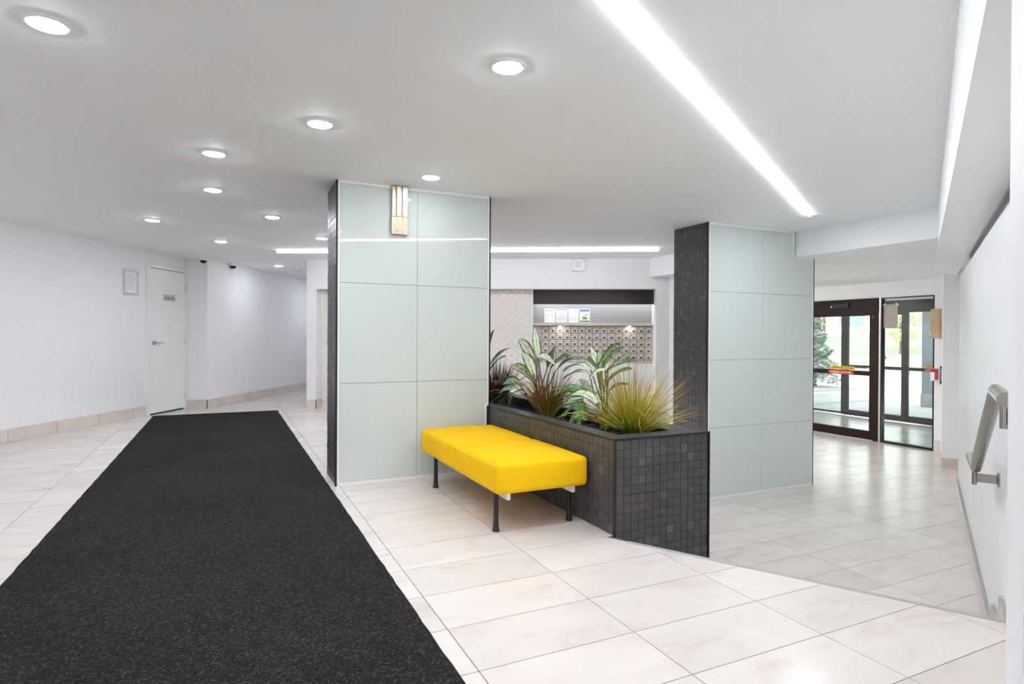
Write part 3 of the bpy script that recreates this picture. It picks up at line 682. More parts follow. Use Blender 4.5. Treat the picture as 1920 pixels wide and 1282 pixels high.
# notices
for k, (a, b, lb, kind) in enumerate(((3.540, 3.702, 'white printed notice at the left end above the mailboxes', 0), (3.712, 3.885, 'off-white notice with a dark heading line, second from left', 1), (3.898, 4.052, 'plain white notice, third from left', 2), (4.066, 4.219, 'colour flyer with blue heading and yellow picture above the mailboxes', 3))):
    z0, z1 = 1.303, 1.512; yb = MD-.0045; e = empty('notice', (ML[0]+.866*(a+b)/2+.5*yb, ML[1]-.5*(a+b)/2+.866*yb, z0), MR, lb, 'notice', 'notices above the mailboxes'); w = (b-a)/2; h = z1-z0
    B(-w, w, -.004, 0, 0, h).obj('sheet', 'paper' if kind != 1 else 'white_trim', e)
    def bar(x0, x1, zz0, zz1, mt): B(x0, x1, -.0052, -.004, zz0, zz1).obj('print', mt, e)
    if kind == 0:
        bar(-w+.012, w-.02, h-.028, h-.020, 'ink'); bar(-w+.012, w-.06, h-.040, h-.033, 'ink'); bar(-w+.03, -w+.045, .055, .062, 'ink'); bar(w-.05, w-.03, .075, .086, 'ink')
        for q in range(4): bar(-w+.02, w-.025, .10+.012*q, .103+.012*q, 'sign_grey')
    if kind == 1:
        bar(-w+.014, w-.014, h-.020, h-.013, 'ink_dark')
        for q in range(7): bar(-w+.03, w-.03, .04+.016*q, .0425+.016*q, 'sign_grey')
    if kind == 2:
        for q in range(8): bar(-w+.02, w-.02-.02*(q % 2), .04+.017*q, .0425+.017*q, 'sign_grey')
    if kind == 3:
        bar(-w+.006, w-.008, h-.042, h-.010, 'blue_ink'); bar(-w+.006, w-.008, .010, .030, 'teal_ink')
        MB().plate([(.0, .105), (.05, .10), (.058, .125), (.02, .128), (-.01, .118)], -.0052, -.004).obj('print', 'yellow_ink', e)
        MB().plate([(-.04, .055), (.03, .045), (.038, .07), (.01, .09), (-.03, .085)], -.0052, -.004).obj('print', 'green_ink', e)
        for (xx, zz) in ((-.035, .088), (.0, .105), (.0, .072)): bar(xx, xx+.014, zz, zz+.010, 'ink_dark')
# wall speaker box on the mail wall
e = empty('speaker_box', (ML[0]+.866*4.03, ML[1]-.5*4.03, 2.04), MR, 'square white ventilated speaker box high on the mail wall', 'speaker')
B(-.092, .092, -.055, 0, 0, .165).obj('housing', 'white_trim', e, bevel=.006); B(-.038, .038, -.058, -.055, .050, .122).obj('grille', 'sign_grey', e)
for q in range(7): B(-.036, .036, -.0598, -.058, .053+.0098*q, .0585+.0098*q).obj('slat', 'white_trim', e)
for sx in (-1, 1):
    for zz in (.022, .143): MB().lathe([(.006, -.055), (.006, -.0575), (.004, -.059)], 10, 'y').obj('screw', 'steel', e, (sx*.070, 0, zz))

# ================================================================== CHUTE DOOR, FRAME, SIGN
d1 = empty('door_1', (-2.02, 7.55, 0), 60, 'white metal service door with lever handle in the left wall', 'door', kind='structure')
a, b = 2.092, 2.940
fm = MB().box(a, a+.052, -.035, .02, 0, 2.05).box(b-.035, b, -.035, .02, 0, 2.05).box(a+.052, b-.035, -.035, .02, 2.0, 2.05)
fm.obj('door_frame', 'door_paint', d1, bevel=.003)
B(a+.052, b-.035, -.005, .0, 0, 2.0).obj('dark_gap', 'black_plastic', d1)
lf = B(a+.057, b-.040, -.028, -.006, .022, 1.993).obj('leaf', 'door_paint', d1, bevel=.002)
for z in (.20, .98, 1.78):
    hg = B(b-.046, b-.026, -.042, -.027, z-.055, z+.055).obj('hinge', 'white_trim', d1, bevel=.003)
    for q in (-.028, .0, .028): B(b-.0465, b-.0255, -.0425, -.027, z+q-.002, z+q+.002).obj('knuckle_gap', 'ink_dark', hg)
hd = MB().lathe([(.033, -.028), (.033, -.036), (.029, -.041), (.012, -.044), (.011, -.075)], 24, 'y', (2.222, 0, .983)).obj('handle', 'chrome', d1, smooth=True)
MB().tube([(2.222, -.072, .983), (2.250, -.076, .983), (2.345, -.074, .980)], .0085, 12).obj('lever', 'chrome', hd, smooth=True)
B(a+.050, a+.058, -.030, -.02, .92, 1.04).obj('strike_plate', 'ink_dark', d1)
sg = empty('door_sign', (-2.02+2.545*.5+.028*.866, 7.55+2.545*.866-.028*.5, 1.565), 60, 'small grey plaque reading Garbage Chute on the white door', 'sign')
B(-.128, .128, -.006, 0, 0, .088).obj('plate', 'sign_grey', sg, bevel=.002)
text('lettering', 'Garbage Chute', .040, 'ink_dark', sg, (0, -.0065, .044), (R(90), 0, 0), sx=.86)
nf = empty('framed_notice', (-2.02+1.815*.5, 7.55+1.815*.866, 1.603), 60, 'silver framed paper notice hung on the left wall', 'picture frame')
w, h = .131, .325
fm = MB().box(-w, w, -.018, 0, 0, .026).box(-w, w, -.018, 0, h-.026, h).box(-w, -w+.022, -.018, 0, .026, h-.026).box(w-.022, w, -.018, 0, .026, h-.026); fm.obj('frame', 'alu', nf, bevel=.003)
B(-w+.022, w-.022, -.008, 0, .026, h-.026).obj('sheet', 'paper', nf)
for q, (x0, x1) in enumerate(((-.07, .02), (-.08, .06), (-.085, .075), (-.085, .07), (-.085, .03), (-.085, .078), (-.085, .06), (-.085, .02), (-.085, .05), (-.085, -.02))):
    B(x0, x1, -.0092, -.008, .255-.021*q, .259-.021*q).obj('print', 'ink', nf)
# outlet on the back wall
ol = empty('wall_outlet', (-2.02+(2.945+1.22)*.5+.345*.866, 7.55+(2.945+1.22)*.866-.345*.5, .29), 60, 'white electrical outlet low on the back wall', 'outlet')
B(-.035, .035, -.006, 0, 0, .115).obj('plate', 'white_plastic', ol, bevel=.002)
for z in (.035, .078): B(-.016, .016, -.0085, -.006, z-.013, z+.013).obj('socket', 'white_trim', ol)
# ceiling cameras
for (x, y, lb) in ((-.30, 9.86, 'dome security camera on the ceiling by the chute door corner'), (.10, 10.45, 'dome security camera on the ceiling along the back wall')):
    cm = empty('security_camera', (x, y, H), 0, lb, 'camera', 'ceiling security cameras')
    MB().lathe([(.060, 0), (.060, -.030), (.052, -.040), (.040, -.044)], 24).obj('base', 'white_plastic', cm, smooth=True)
    MB().lathe([(.046, -.038), (.045, -.052), (.036, -.070), (.020, -.080), (.004, -.083)], 24).obj('dome', 'camera_lens', cm, smooth=True)
sk_ = empty('sprinkler_head', (1.05, 10.3, H), 0, 'small white sprinkler head on the back ceiling', 'sprinkler')
MB().lathe([(.028, 0), (.028, -.004), (.010, -.008), (.010, -.03), (.020, -.032), (.020, -.036)], 14).obj('body', 'white_trim', sk_)

# conduit cover on the glass column
cc = empty('conduit_cover', (1.178, GY-.004, 1.852), 0, 'brushed nickel fluted cover with screwed plate high on the glass column', 'cover plate')
B(-.062, .062, -.030, 0, 0, .130).obj('plate_box', 'nickel', cc, bevel=.004)
for sx in (-.022, .022):
    for z in (.022, .110): MB().lathe([(.0045, -.030), (.0045, -.032), (.003, -.033)], 10, 'y').obj('screw', 'steel', cc, (sx, 0, z))
B(-.060, .062, -.010, 0, .130, H-1.852).obj('back_plate', 'nickel', cc)
for (x0, x1) in ((-.060, -.036), (-.026, .008), (.018, .062)):
    B(x0, x1, -.024, -.010, .131, H-1.853).obj('flute', 'nickel', cc, bevel=.005)

# ================================================================== HANDRAIL
hr = empty('handrail', (0, 0, 0), 30, 'brushed steel stair handrail on the glossy right wall', 'handrail')
yy = -.205
MB().tube([(2.36, yy, .905), (2.66, yy, .912), (3.62, yy, .478), (3.98, yy, .472)], .0235, 20).obj('rail', 'steel', hr, smooth=True)
for (s, z) in ((3.70, .476), (2.42, .906)):
    MB().tube([(s, yy, z-.015), (s, yy, z-.095)], .0105, 14).obj('bracket_post', 'steel', hr, smooth=True)
    B(s-.004, s+.004, -.296, yy, z-.082, z-.040).obj('bracket_arm', 'steel', hr)
    MB().lathe([(.034, -.300), (.034, -.294), (.031, -.292)], 24, 'y', (s, 0, z-.061)).obj('bracket_rose', 'steel', hr, smooth=True)

# ================================================================== ENTRANCE DOORS (frame rotz -90: x = -(Y), y = X)
def Y_(mb): mb.v = [(b, -a, c) for a, b, c in mb.v]; return mb      # local (x=-Y, y=X) -> world
def ybox(ya, yb, xa, xb, z0, z1): return B(xa, xb, min(ya, yb), max(ya, yb), z0, z1)
d2 = empty('door_2', (DX, 6.9, -D), 0, 'inner automatic sliding glass door in dark bronze frame', 'door', kind='structure')
def P2(mb, ox, oy): mb.v = [(a-ox, b-oy, c+D) for a, b, c in mb.v]; return mb
q = lambda *a: P2(ybox(*a), DX, 6.9)
q(5.895, 8.25, DX-.045, DX+.10, 1.50, 1.712).obj('header', 'bronze', d2, bevel=.003)
q(5.895, 5.985, DX-.035, DX+.10, -D, 1.50).obj('jamb', 'bronze', d2, bevel=.003)
q(5.98, 8.2, DX-.030, DX+.02, 1.462, 1.497).obj('track_cover', 'bronze', d2)
lf = empty('leaf', (0, 0, 0)); lf.parent = d2
LX0, LX1 = DX-.025, DX+.02
for (n, *bx) in (('stile', 5.99, 6.042, LX0, LX1, -.485, 1.462), ('stile', 7.25, 7.31, LX0, LX1, -.485, 1.462), ('top_rail', 6.042, 7.25, LX0, LX1, 1.446, 1.462), ('middle_rail', 6.042, 7.25, LX0, LX1, .507, .578), ('bottom_rail', 6.042, 7.25, LX0, LX1, -.485, -.353)):
    q(*bx).obj(n, 'bronze', lf, bevel=.002)
q(6.042, 7.25, DX-.004, DX+.002, -.353, .507).obj('pane', 'clear_glass', lf); q(6.042, 7.25, DX-.004, DX+.002, .578, 1.446).obj('pane', 'clear_glass', lf)
l2 = empty('leaf', (0, 0, 0)); l2.parent = d2
for (n, *bx) in (('stile', 7.33, 7.39, LX0, LX1, -.485, 1.462), ('stile', 8.16, 8.22, LX0, LX1, -.485, 1.462), ('middle_rail', 7.39, 8.16, LX0, LX1, .507, .578), ('bottom_rail', 7.39, 8.16, LX0, LX1, -.485, -.353)):
    q(*bx).obj(n, 'bronze', l2, bevel=.002)
q(7.39, 8.16, DX-.004, DX+.002, -.353, .507).obj('pane', 'clear_glass', l2); q(7.39, 8.16, DX-.004, DX+.002, .578, 1.462).obj('pane', 'clear_glass', l2)
q(5.98, 8.2, DX-.06, DX-.012, -D, -D+.008).obj('threshold', 'alu', d2)
sn = q(6.36, 6.68, DX-.075, DX-.045, 1.575, 1.665).obj('sensor', 'black_plastic', d2, bevel=.012); q(6.66, 6.668, DX-.078, DX-.074, 1.60, 1.608).obj('indicator', 'tiny_led', sn)
kp = q(5.955, 6.0, DX-.040, DX-.034, 1.375, 1.47).obj('key_switch', 'ink_dark', d2, bevel=.004); MB().lathe([(.008, -.004), (.008, .0)], 12, 'x', (-.041, 5.978-6.9, 1.42+D)).obj('key_cylinder', 'chrome', kp)
# stickers
def pill(parent, y0, y1, z0, z1, x, mat, body, tcol, ox, oy):
    w, h = y1-y0, z1-z0; pts = []
    for k in range(13): a = -math.pi/2+math.pi*k/12; pts.append((w/2-h/2+h/2*math.cos(a), h/2*math.sin(a)))
    for k in range(13): a = math.pi/2+math.pi*k/12; pts.append((-w/2+h/2+h/2*math.cos(a), h/2*math.sin(a)))
    e = MB().plate(pts, 0, .002).obj('sticker', mat, parent, (x-ox, (y0+y1)/2-oy, (z0+z1)/2+D)); e.rotation_euler = (0, 0, R(-90))
    text('lettering', body, h*.80, tcol, e, (0, -.001, -.001), (R(90), 0, 0), sx=(w*.86)/(h*.80*len(body)*.60))
pill(lf, 6.285, 6.728, .583, .640, DX-.008, 'sticker_yellow', 'AUTOMATIC DOOR - STAND CLEAR', 'ink_dark', DX, 6.9)
pill(lf, 6.293, 6.740, .511, .570, DX-.030, 'sticker_red', 'IN EMERGENCY PUSH TO OPEN', 'sticker_white', DX, 6.9)
# sidelight
w1 = empty('window_1', (DX, 5.5, -D), 0, 'tall fixed glass sidelight beside the inner sliding door', 'window', kind='structure')
q = lambda *a: P2(ybox(*a), DX, 5.5)
q(5.865, 5.893, DX-.028, DX+.06, -D, 1.712).obj('silver_stile', 'alu', w1); q(5.850, 5.864, DX-.022, DX+.06, -D, 1.712).obj('black_stile', 'black_metal', w1)
q(5.097, 5.115, DX-.022, DX+.06, -D, 1.712).obj('black_stile', 'black_metal', w1); q(5.115, 5.850, DX-.022, DX+.06, -D, -.462).obj('sill_rail', 'black_metal', w1)
q(5.115, 5.850, DX-.022, DX+.06, 1.695, 1.712).obj('head_rail', 'black_metal', w1)
q(5.115, 5.850, DX+.010, DX+.018, -.462, 1.695).obj('pane', 'clear_glass', w1)
pp = empty('taped_paper', (DX+.009, 5.737, 1.245), -90, 'grey paper sheet taped to the sidelight glass', 'paper')
B(-.108, .108, -.002, 0, 0, .365).obj('sheet', 'paper_grey', pp)
for (x0, x1, z0, z1) in ((-.05, .05, .28, .284), (-.07, .07, .25, .254), (-.07, .07, .21, .213), (-.06, .0, .06, .063), (-.06, .0, .14, .143)): B(x0, x1, -.003, -.002, z0, z1).obj('print', 'sign_grey', pp)
for sx in (-1, 1):
    tp = B(-.028, .028, -.004, -.0022, -.010, .010).obj('tape', 'paper', pp, (sx*.100, 0, .36)); tp.rotation_euler = (0, R(35*sx), 0)
# tan box, fire alarm on the strip beside the glazing
tb = empty('tan_box', (DX-.02, 5.035, 1.10), -90, 'tan wooden intercom box beside the entrance glazing', 'box'); B(-.045, .055, -.10, 0, 0, .41).obj('housing', 'tan_wood', tb, bevel=.004)
B(-.065, -.045, -.09, -.07, .0, .40).obj('side_flap', 'tan_wood', tb); B(-.068, -.060, -.092, -.065, .04, .09).obj('tab', 'paper', tb)
fa = empty('fire_alarm_pull', (DX-.02, 5.02, .50), -90, 'red and white fire alarm pull station below the tan box', 'fire alarm')
B(.030, .072, -.05, 0, -.04, .21).obj('back_plate', 'bronze', fa); B(-.03, .05, -.045, 0, .01, .165).obj('mount', 'white_trim', fa); B(-.062, .050, -.12, -.045, 0, .175).obj('housing', 'alu', fa, bevel=.004)
B(-.056, .048, -.126, -.118, .125, .172).obj('red_cover', 'red_box', fa); B(.006, .046, -.126, -.118, .02, .125).obj('red_handle', 'red_box', fa); B(-.054, -.004, -.126, -.118, .012, .12).obj('label_plate', 'paper', fa)
# outer doors
OX = 11.62
d3 = empty('door_3', (OX, 7.8, -D), 0, 'outer automatic sliding glass doors at the far side of the vestibule', 'door', kind='structure')
q = lambda *a: P2(ybox(*a), OX, 7.8)
q(6.0, 10.2, OX-.05, OX+.10, 1.60, 1.82).obj('header', 'bronze', d3, bevel=.003)
def leafset(y0, y1, rails, parent, ofs=0, st=.075):
    l = empty('leaf', (0, 0, 0)); l.parent = parent; a, b = OX-.03+ofs, OX+.02+ofs
    q(y0, y0+st, a, b, -.48, 1.60).obj('stile', 'bronze', l, bevel=.002); q(y1-st, y1, a, b, -.48, 1.60).obj('stile', 'bronze', l, bevel=.002)
    zs = sorted(rails)
    for (z0, z1) in rails: q(y0+st, y1-st, a, b, z0, z1).obj('rail', 'bronze', l, bevel=.002)
    for (r0, r1) in zip(zs, zs[1:]): q(y0+st, y1-st, (a+b)/2-.003, (a+b)/2+.003, r0[1], r1[0]).obj('pane', 'clear_glass', l)
    return l
leafset(8.265, 10.15, [(-.47, -.438), (1.545, 1.60)], d3, .0, .085)
leafset(6.985, 8.255, [(-.48, -.37), (.49, .55), (1.545, 1.60)], d3, -.055, .095)
l3 = leafset(6.02, 6.98, [(-.48, -.36), (.49, .55), (1.585, 1.60)], d3, -.055, .02)
pill(l3, 6.30, 6.66, .56, .615, OX-.088, 'sticker_yellow', 'AUTOMATIC DOOR - STAND CLEAR', 'ink_dark', OX, 7.8)
pill(l3, 6.30, 6.66, .492, .548, OX-.090, 'sticker_red', 'IN EMERGENCY PUSH TO OPEN', 'sticker_white', OX, 7.8)
q(7.62, 7.76, OX-.10, OX-.085, .49, .51).obj('push_plate', 'alu', d3)

# ================================================================== PLANTS
def ribbon(mb, pts, widths, cols, side=None):
    P = [Vector(p) for p in pts]; b = len(mb.v); n = len(P)
    for i in range(n):
        t_ = (P[min(i+1, n-1)]-P[max(i-1, 0)]).normalized(); sd = side if side is not None else t_.cross(Vector((0, 0, 1)))
        sd = (sd - t_*sd.dot(t_)); sd = sd.normalized() if sd.length > 1e-4 else t_.orthogonal().normalized()
        for k in (-1, 1): mb.v.append(tuple(P[i]+sd*widths[i]*k)); mb.col.append(cols[i])
    for i in range(n-1): a = b+2*i; mb.f.append((a, a+1, a+3, a+2))
def mixc(a, b, k): return tuple(a[i]*(1-k)+b[i]*k for i in range(3))+(1,)
def grass_plant(loc, n, hmin, hmax, spread, cA, cB, cC, label, lean=(0, 0), wid=.0022, pot=.12, rbase=.035, up=1.0):
    e = empty('grass_plant', loc, 0, label, 'plant', 'ornamental grasses in the planter')
    mb = MB()
    for k in range(n):
        a = random.uniform(0, 2*math.pi); ja = random.gauss(0, .45); u = random.random()**.6; ln = random.uniform(hmin, hmax)*(1.0-.15*u); out = spread*u*ln
        r0 = rbase*random.random()**.5; bx, by = r0*math.cos(a), r0*math.sin(a); dx, dy = math.cos(a+ja), math.sin(a+ja)
        rise = ln*math.sqrt(max(.08, 1-(spread*u)**2*.78))*up; dr = random.uniform(.0, .14)*ln*u
        pts = []; ws = []; cs = []; m_ = 7; c_a, c_b, c_c = (lin(random.choice(x)) for x in (cA, cB, cC)); w0 = wid*random.uniform(.7, 1.5)
        kink = random.uniform(.45, .8) if random.random() < .2 else 9; kd = random.uniform(-1, 1)
        for i in range(m_):
            t_ = i/(m_-1); o_ = out*(t_**1.15); zz = rise*t_-dr*t_**2.6
            px, py = bx+dx*o_+lean[0]*ln*t_*t_, by+dy*o_+lean[1]*ln*t_*t_
            if t_ > kink: zz -= (t_-kink)*ln*.9; px += kd*(t_-kink)*.1
            pts.append((px, py, zz)); ws.append(w0*(1-t_)**.7+.00025); cs.append(mixc(c_a, c_b, t_*2) if t_ < .5 else mixc(c_b, c_c, t_*2-1))
        ribbon(mb, pts, ws, cs, Vector((random.uniform(-1, 1), random.uniform(-1, 1), random.uniform(-.2, .2))))
    me = mb.mesh('blades', fix=False); tag(link('blades', me, 'blade', e), kind='stuff')
    if pot: MB().lathe([(pot*.8, -.12), (pot, -.005), (pot*1.05, -.005), (pot*1.05, -.02), (pot*.95, -.02), (pot*.9, -.03)], 22).obj('pot', 'black_plastic', e, smooth=True)
    return e
Y1, Y2, Y3 = ['7f8f26', '6c8222', 'a5a630', '566b1e'], ['c9c43e', 'a9b434', 'd6b445', '8fa02c'], ['c0663a', '99403a', 'cf9a40', 'a85a38', 'c3c24c', 'b9b444']
grass_plant((2.27, 3.02, .485), 640, .27, .56, 1.04, Y1, Y2, Y3, 'largest yellow-green and russet grass at the front end of the planter', lean=(.02, -.02), wid=.0025, pot=.0)
G1, G2, G3 = ['97983a', '7f8a2e', '8c7a2c'], ['93702f', '8d4a2c', '7d7a2e'], ['7c2f28', '5f2324', '8a3a2e', '6b2a30']
grass_plant((2.20, 3.97, .47), 420, .34, .50, .72, G1, G2, G3, 'russet tipped grass in the middle of the planter', lean=(0, .02), pot=.12, wid=.0024)
grass_plant((2.26, 5.02, .45), 420, .36, .52, .55, ['5c5a2c', '6b6a2e'], ['5f2f28', '6d3a28'], ['4f2028', '5b2630', '6a2f2c'], 'dark red grass at the far end of the planter behind the column', pot=.12, wid=.0026)
def make_leaf(parent, base, tip, width, arch, mat, roll, loc):
    b, t_ = Vector(base)-Vector(loc), Vector(tip)-Vector(loc); d = t_-b; ln = d.length
    upv = Vector((0, 0, 1)); c = (b+t_)/2+upv*arch*ln
    if abs(d.normalized().z) > .85: c = (b+t_)/2+Vector((-.5, -.6, 0)).normalized()*arch*ln*.6
    n, mcr = 12, 4; mb = MB(); cam_ = Vector((0, 0, CH))-Vector(loc)
    for i in range(n+1):
        s = i/n; p = b*(1-s)**2+c*2*s*(1-s)+t_*s*s; tg = ((c-b)*(1-s)+(t_-c)*s).normalized()
        nrm = (upv*.75+Vector((-.45, -.65, 0))); nrm = (nrm-tg*nrm.dot(tg)).normalized(); sd = tg.cross(nrm)
        q = Matrix.Rotation(roll, 3, tg); sd = q @ sd; nr = q @ nrm
        w = width*.5*(math.sin(math.pi*min(1, s*.92+.06))**.85)*(1-.25*s) if s < 1 else .0006
        wave = .05*width*math.sin(s*9+ln*40)
        for j in range(-mcr//2, mcr//2+1):
            v = j/(mcr/2); mb.v.append(tuple(p+sd*w*v+nr*(abs(v)**1.3*w*.38+wave*v))); mb.uv.append((s, v*.5+.5))
    k = mcr+1
    for i in range(n):
        for j in range(mcr): a = i*k+j; mb.f.append((a, a+1, a+k+1, a+k))
    me = mb.mesh('leaf', fix=False); me.polygons.foreach_set('use_smooth', [True]*len(me.polygons)); return link('leaf', me, mat, parent)
def aglaonema(loc, leaves, label, mats, widths=(.062, .085)):
    e = empty('leafy_plant', loc, 0, label, 'plant', 'variegated plants in the planter')
    for k, (tip, base) in enumerate(leaves):
        make_leaf(e, base, tip, random.uniform(*widths)*min(1.15, max(.75, (Vector(tip)-Vector(base)).length/.28)), random.uniform(.10, .22), mats[k % len(mats)], random.uniform(-.5, .5), loc)
        rb = Vector((random.uniform(-.03, .03), random.uniform(-.03, .03), 0)); bb = Vector(base)-Vector(loc)
        MB().tube([tuple(rb), tuple(rb*.6+bb*.4+Vector((0, 0, .05*bb.length))), tuple(bb)], .0045, 8).obj('stem', 'stem', e, smooth=True)
    MB().lathe([(.09, -.12), (.11, -.01), (.116, -.01), (.116, -.025), (.105, -.025), (.10, -.035)], 22).obj('pot', 'black_plastic', e, smooth=True)
    return e
A1 = [((2.22, 4.234, 1.172), (2.2, 4.13, 0.921)), ((2.25, 4.593, 1.067), (2.23, 4.24, 0.84)), ((2.18, 4.37, 0.96), (2.16, 4.088, 0.742)), ((2.15, 4.58, 0.833), (2.13, 4.066, 0.744)), ((2.26, 3.977, 1.023), (2.24, 4.065, 0.849)), ((2.22, 3.683, 0.959), (2.2, 3.942, 0.847)), ((2.12, 3.729, 0.89), (2.1, 3.96, 0.944)), ((2.32, 4.6, 1.004), (2.3, 4.373, 0.788)), ((2.1, 4.652, 0.604), (2.08, 4.20, 0.688)), ((2.08, 4.427, 0.538), (2.06, 4.1, 0.652)), ((2.12, 4.642, 0.677), (2.1, 4.25, 0.719)), ((2.1, 4.20, 0.72), (2.08, 3.987, 0.675)), ((2.3, 3.683, 0.935), (2.28, 4.018, 0.809))]
A2 = [((2.24, 3.10, 1.063), (2.22, 3.342, 0.885)), ((2.2, 3.02, 1.028), (2.18, 3.233, 0.874)), ((2.26, 2.931, 0.95), (2.24, 3.248, 0.872)), ((2.16, 3.684, 0.839), (2.14, 3.30, 0.879)), ((2.14, 3.657, 0.784), (2.12, 3.28, 0.846)), ((2.1, 3.271, 0.801), (2.08, 3.044, 0.889)), ((2.28, 3.601, 0.939), (2.26, 3.415, 0.881)), ((2.3, 3.091, 0.973), (2.28, 3.331, 0.849)), ((2.2, 2.929, 0.899), (2.18, 3.16, 0.81)), ((2.08, 3.448, 0.697), (2.06, 3.10, 0.685)), ((2.3, 3.432, 1.042), (2.28, 3.394, 0.861)), ((2.28, 3.08, 0.793), (2.26, 3.276, 0.73)), ((2.34, 3.606, 1.021), (2.32, 3.466, 0.84))]
A0 = [((2.2, 4.999, 1.152), (2.18, 5.198, 0.843)), ((2.2, 4.646, 0.994), (2.18, 5.083, 0.799)), ((2.25, 4.828, 0.914), (2.23, 5.2, 0.734)), ((2.3, 5.45, 1.093), (2.28, 5.3, 0.779))]
pale = ['leaf_pale', 'leaf_pale', 'leaf_mixed', 'leaf_mixed', 'leaf_green']
aglaonema((2.24, 4.22, .48), A1, 'tall variegated plant with one upright pale leaf before the mailboxes', ['leaf_pale', 'leaf_pale', 'leaf_pale', 'leaf_mixed', 'leaf_green', 'leaf_green', 'leaf_pale', 'leaf_green', 'leaf_pale', 'leaf_pale', 'leaf_mixed', 'leaf_pale', 'leaf_green'])
aglaonema((2.27, 3.32, .48), A2, 'variegated plant with arching leaves behind the front grass', ['leaf_green', 'leaf_green', 'leaf_mixed', 'leaf_pale', 'leaf_pale', 'leaf_pale', 'leaf_green', 'leaf_mixed', 'leaf_green', 'leaf_pale', 'leaf_mixed', 'leaf_green', 'leaf_pale'], (.060, .080))
aglaonema((2.24, 5.26, .48), A0, 'variegated plant mostly hidden behind the glass column', ['leaf_green', 'leaf_green', 'leaf_mixed'], (.05, .065))
def fern(loc, fronds, c0, c1, label, lw=.046):
    e = empty('fern', loc, 0, label, 'plant', 'ferns in the planter')
    for (tip, base) in fronds:
        b, t_ = Vector(base)-Vector(loc), Vector(tip)-Vector(loc); c = (b+t_)/2+Vector((0, 0, .26*(t_-b).length)); mb = MB(); N = 30; ln = (t_-b).length
        pts = [b*(1-s)**2+c*2*s*(1-s)+t_*s*s for s in (i/N for i in range(N+1))]
        ribbon(mb, pts, [.0016]*(N+1), [lin('4d5a26')]*(N+1))
        for i in range(2, N):
            s = i/N; tg = (pts[i+1]-pts[i-1]).normalized(); sd = tg.cross(Vector((0, 0, 1)).lerp(Vector((-.5, -.7, 0)), .3)).normalized(); w = lw*(1-s*.75)*min(1, s*5)*1.15
            for sg_ in (-1, 1):
                cc_ = mixc(lin(random.choice(c0)), lin(random.choice(c1)), random.random()); p0 = pts[i]; p2 = p0+sd*sg_*w+tg*w*.45+Vector((0, 0, -w*.25)); bq = len(mb.v); wd_ = tg*ln/N*.42; mid = p0.lerp(p2, .5)
                for pnt in (p0-wd_*.6, mid-wd_, p2, mid+wd_, p0+wd_*.6): mb.v.append(tuple(pnt)); mb.col.append(cc_)
                mb.f.append((bq, bq+1, bq+2, bq+3, bq+4))
        link('frond', mb.mesh('frond', fix=False), 'blade', e)
    MB().lathe([(.08, -.10), (.10, -.02), (.105, -.02), (.105, -.03), (.09, -.04)], 20).obj('pot', 'black_plastic', e, smooth=True)
    return e
F1 = [((2.1, 3.776, 0.582), (2.15, 3.36, 0.69)), ((2.06, 3.68, 0.534), (2.15, 3.36, 0.656)), ((2.04, 3.40, 0.505), (2.15, 3.393, 0.635)), ((2.12, 3.059, 0.74), (2.15, 3.33, 0.69)), ((2.25, 3.844, 0.70), (2.15, 3.35, 0.69)), ((2.06, 3.05, 0.63), (2.14, 3.33, 0.67)), ((2.12, 3.80, 0.63), (2.15, 3.36, 0.70)), ((2.04, 3.56, .515), (2.13, 3.40, .65)), ((2.3, 3.7, .78), (2.2, 3.40, .70)), ((2.05, 3.22, .56), (2.14, 3.37, .66)), ((2.08, 3.74, .70), (2.15, 3.38, .70)), ((2.05, 3.62, .60), (2.14, 3.36, .70)), ((2.04, 3.50, .53), (2.13, 3.34, .70)), ((2.06, 3.70, .66), (2.13, 3.30, .72)), ((2.05, 3.30, .52), (2.12, 3.36, .68)), ((2.03, 3.64, .545), (2.12, 3.32, .68)), ((2.1, 3.82, .68), (2.16, 3.4, .70))]
F2 = [((2.2, 5.0, 0.74), (2.18, 4.55, 0.65)), ((2.25, 4.40, 0.77), (2.18, 4.55, 0.65)), ((2.06, 4.85, 0.58), (2.15, 4.55, 0.62)), ((2.05, 4.563, 0.51), (2.15, 4.55, 0.61)), ((2.16, 4.28, 0.70), (2.18, 4.55, 0.65)), ((2.06, 4.86, 0.53), (2.15, 4.58, 0.62)), ((2.05, 4.33, .55), (2.15, 4.53, .62)), ((2.05, 4.70, .53), (2.15, 4.55, .62)), ((2.3, 4.85, .74), (2.2, 4.58, .65)), ((2.1, 4.95, .66), (2.17, 4.55, .65)), ((2.08, 4.42, .64), (2.16, 4.6, .66))]
fern((2.20, 3.47, .46), F1, ['4c8a34', '5f9c3a', '3f7a34'], ['3a7034', '74ae42', '90ba4a'], 'bright green fern drooping over the planter rim')
fern((2.20, 4.62, .46), F2, ['24492a', '2b5530'], ['1d3d24', '365f30'], 'dark green fern low at the column end of the planter')

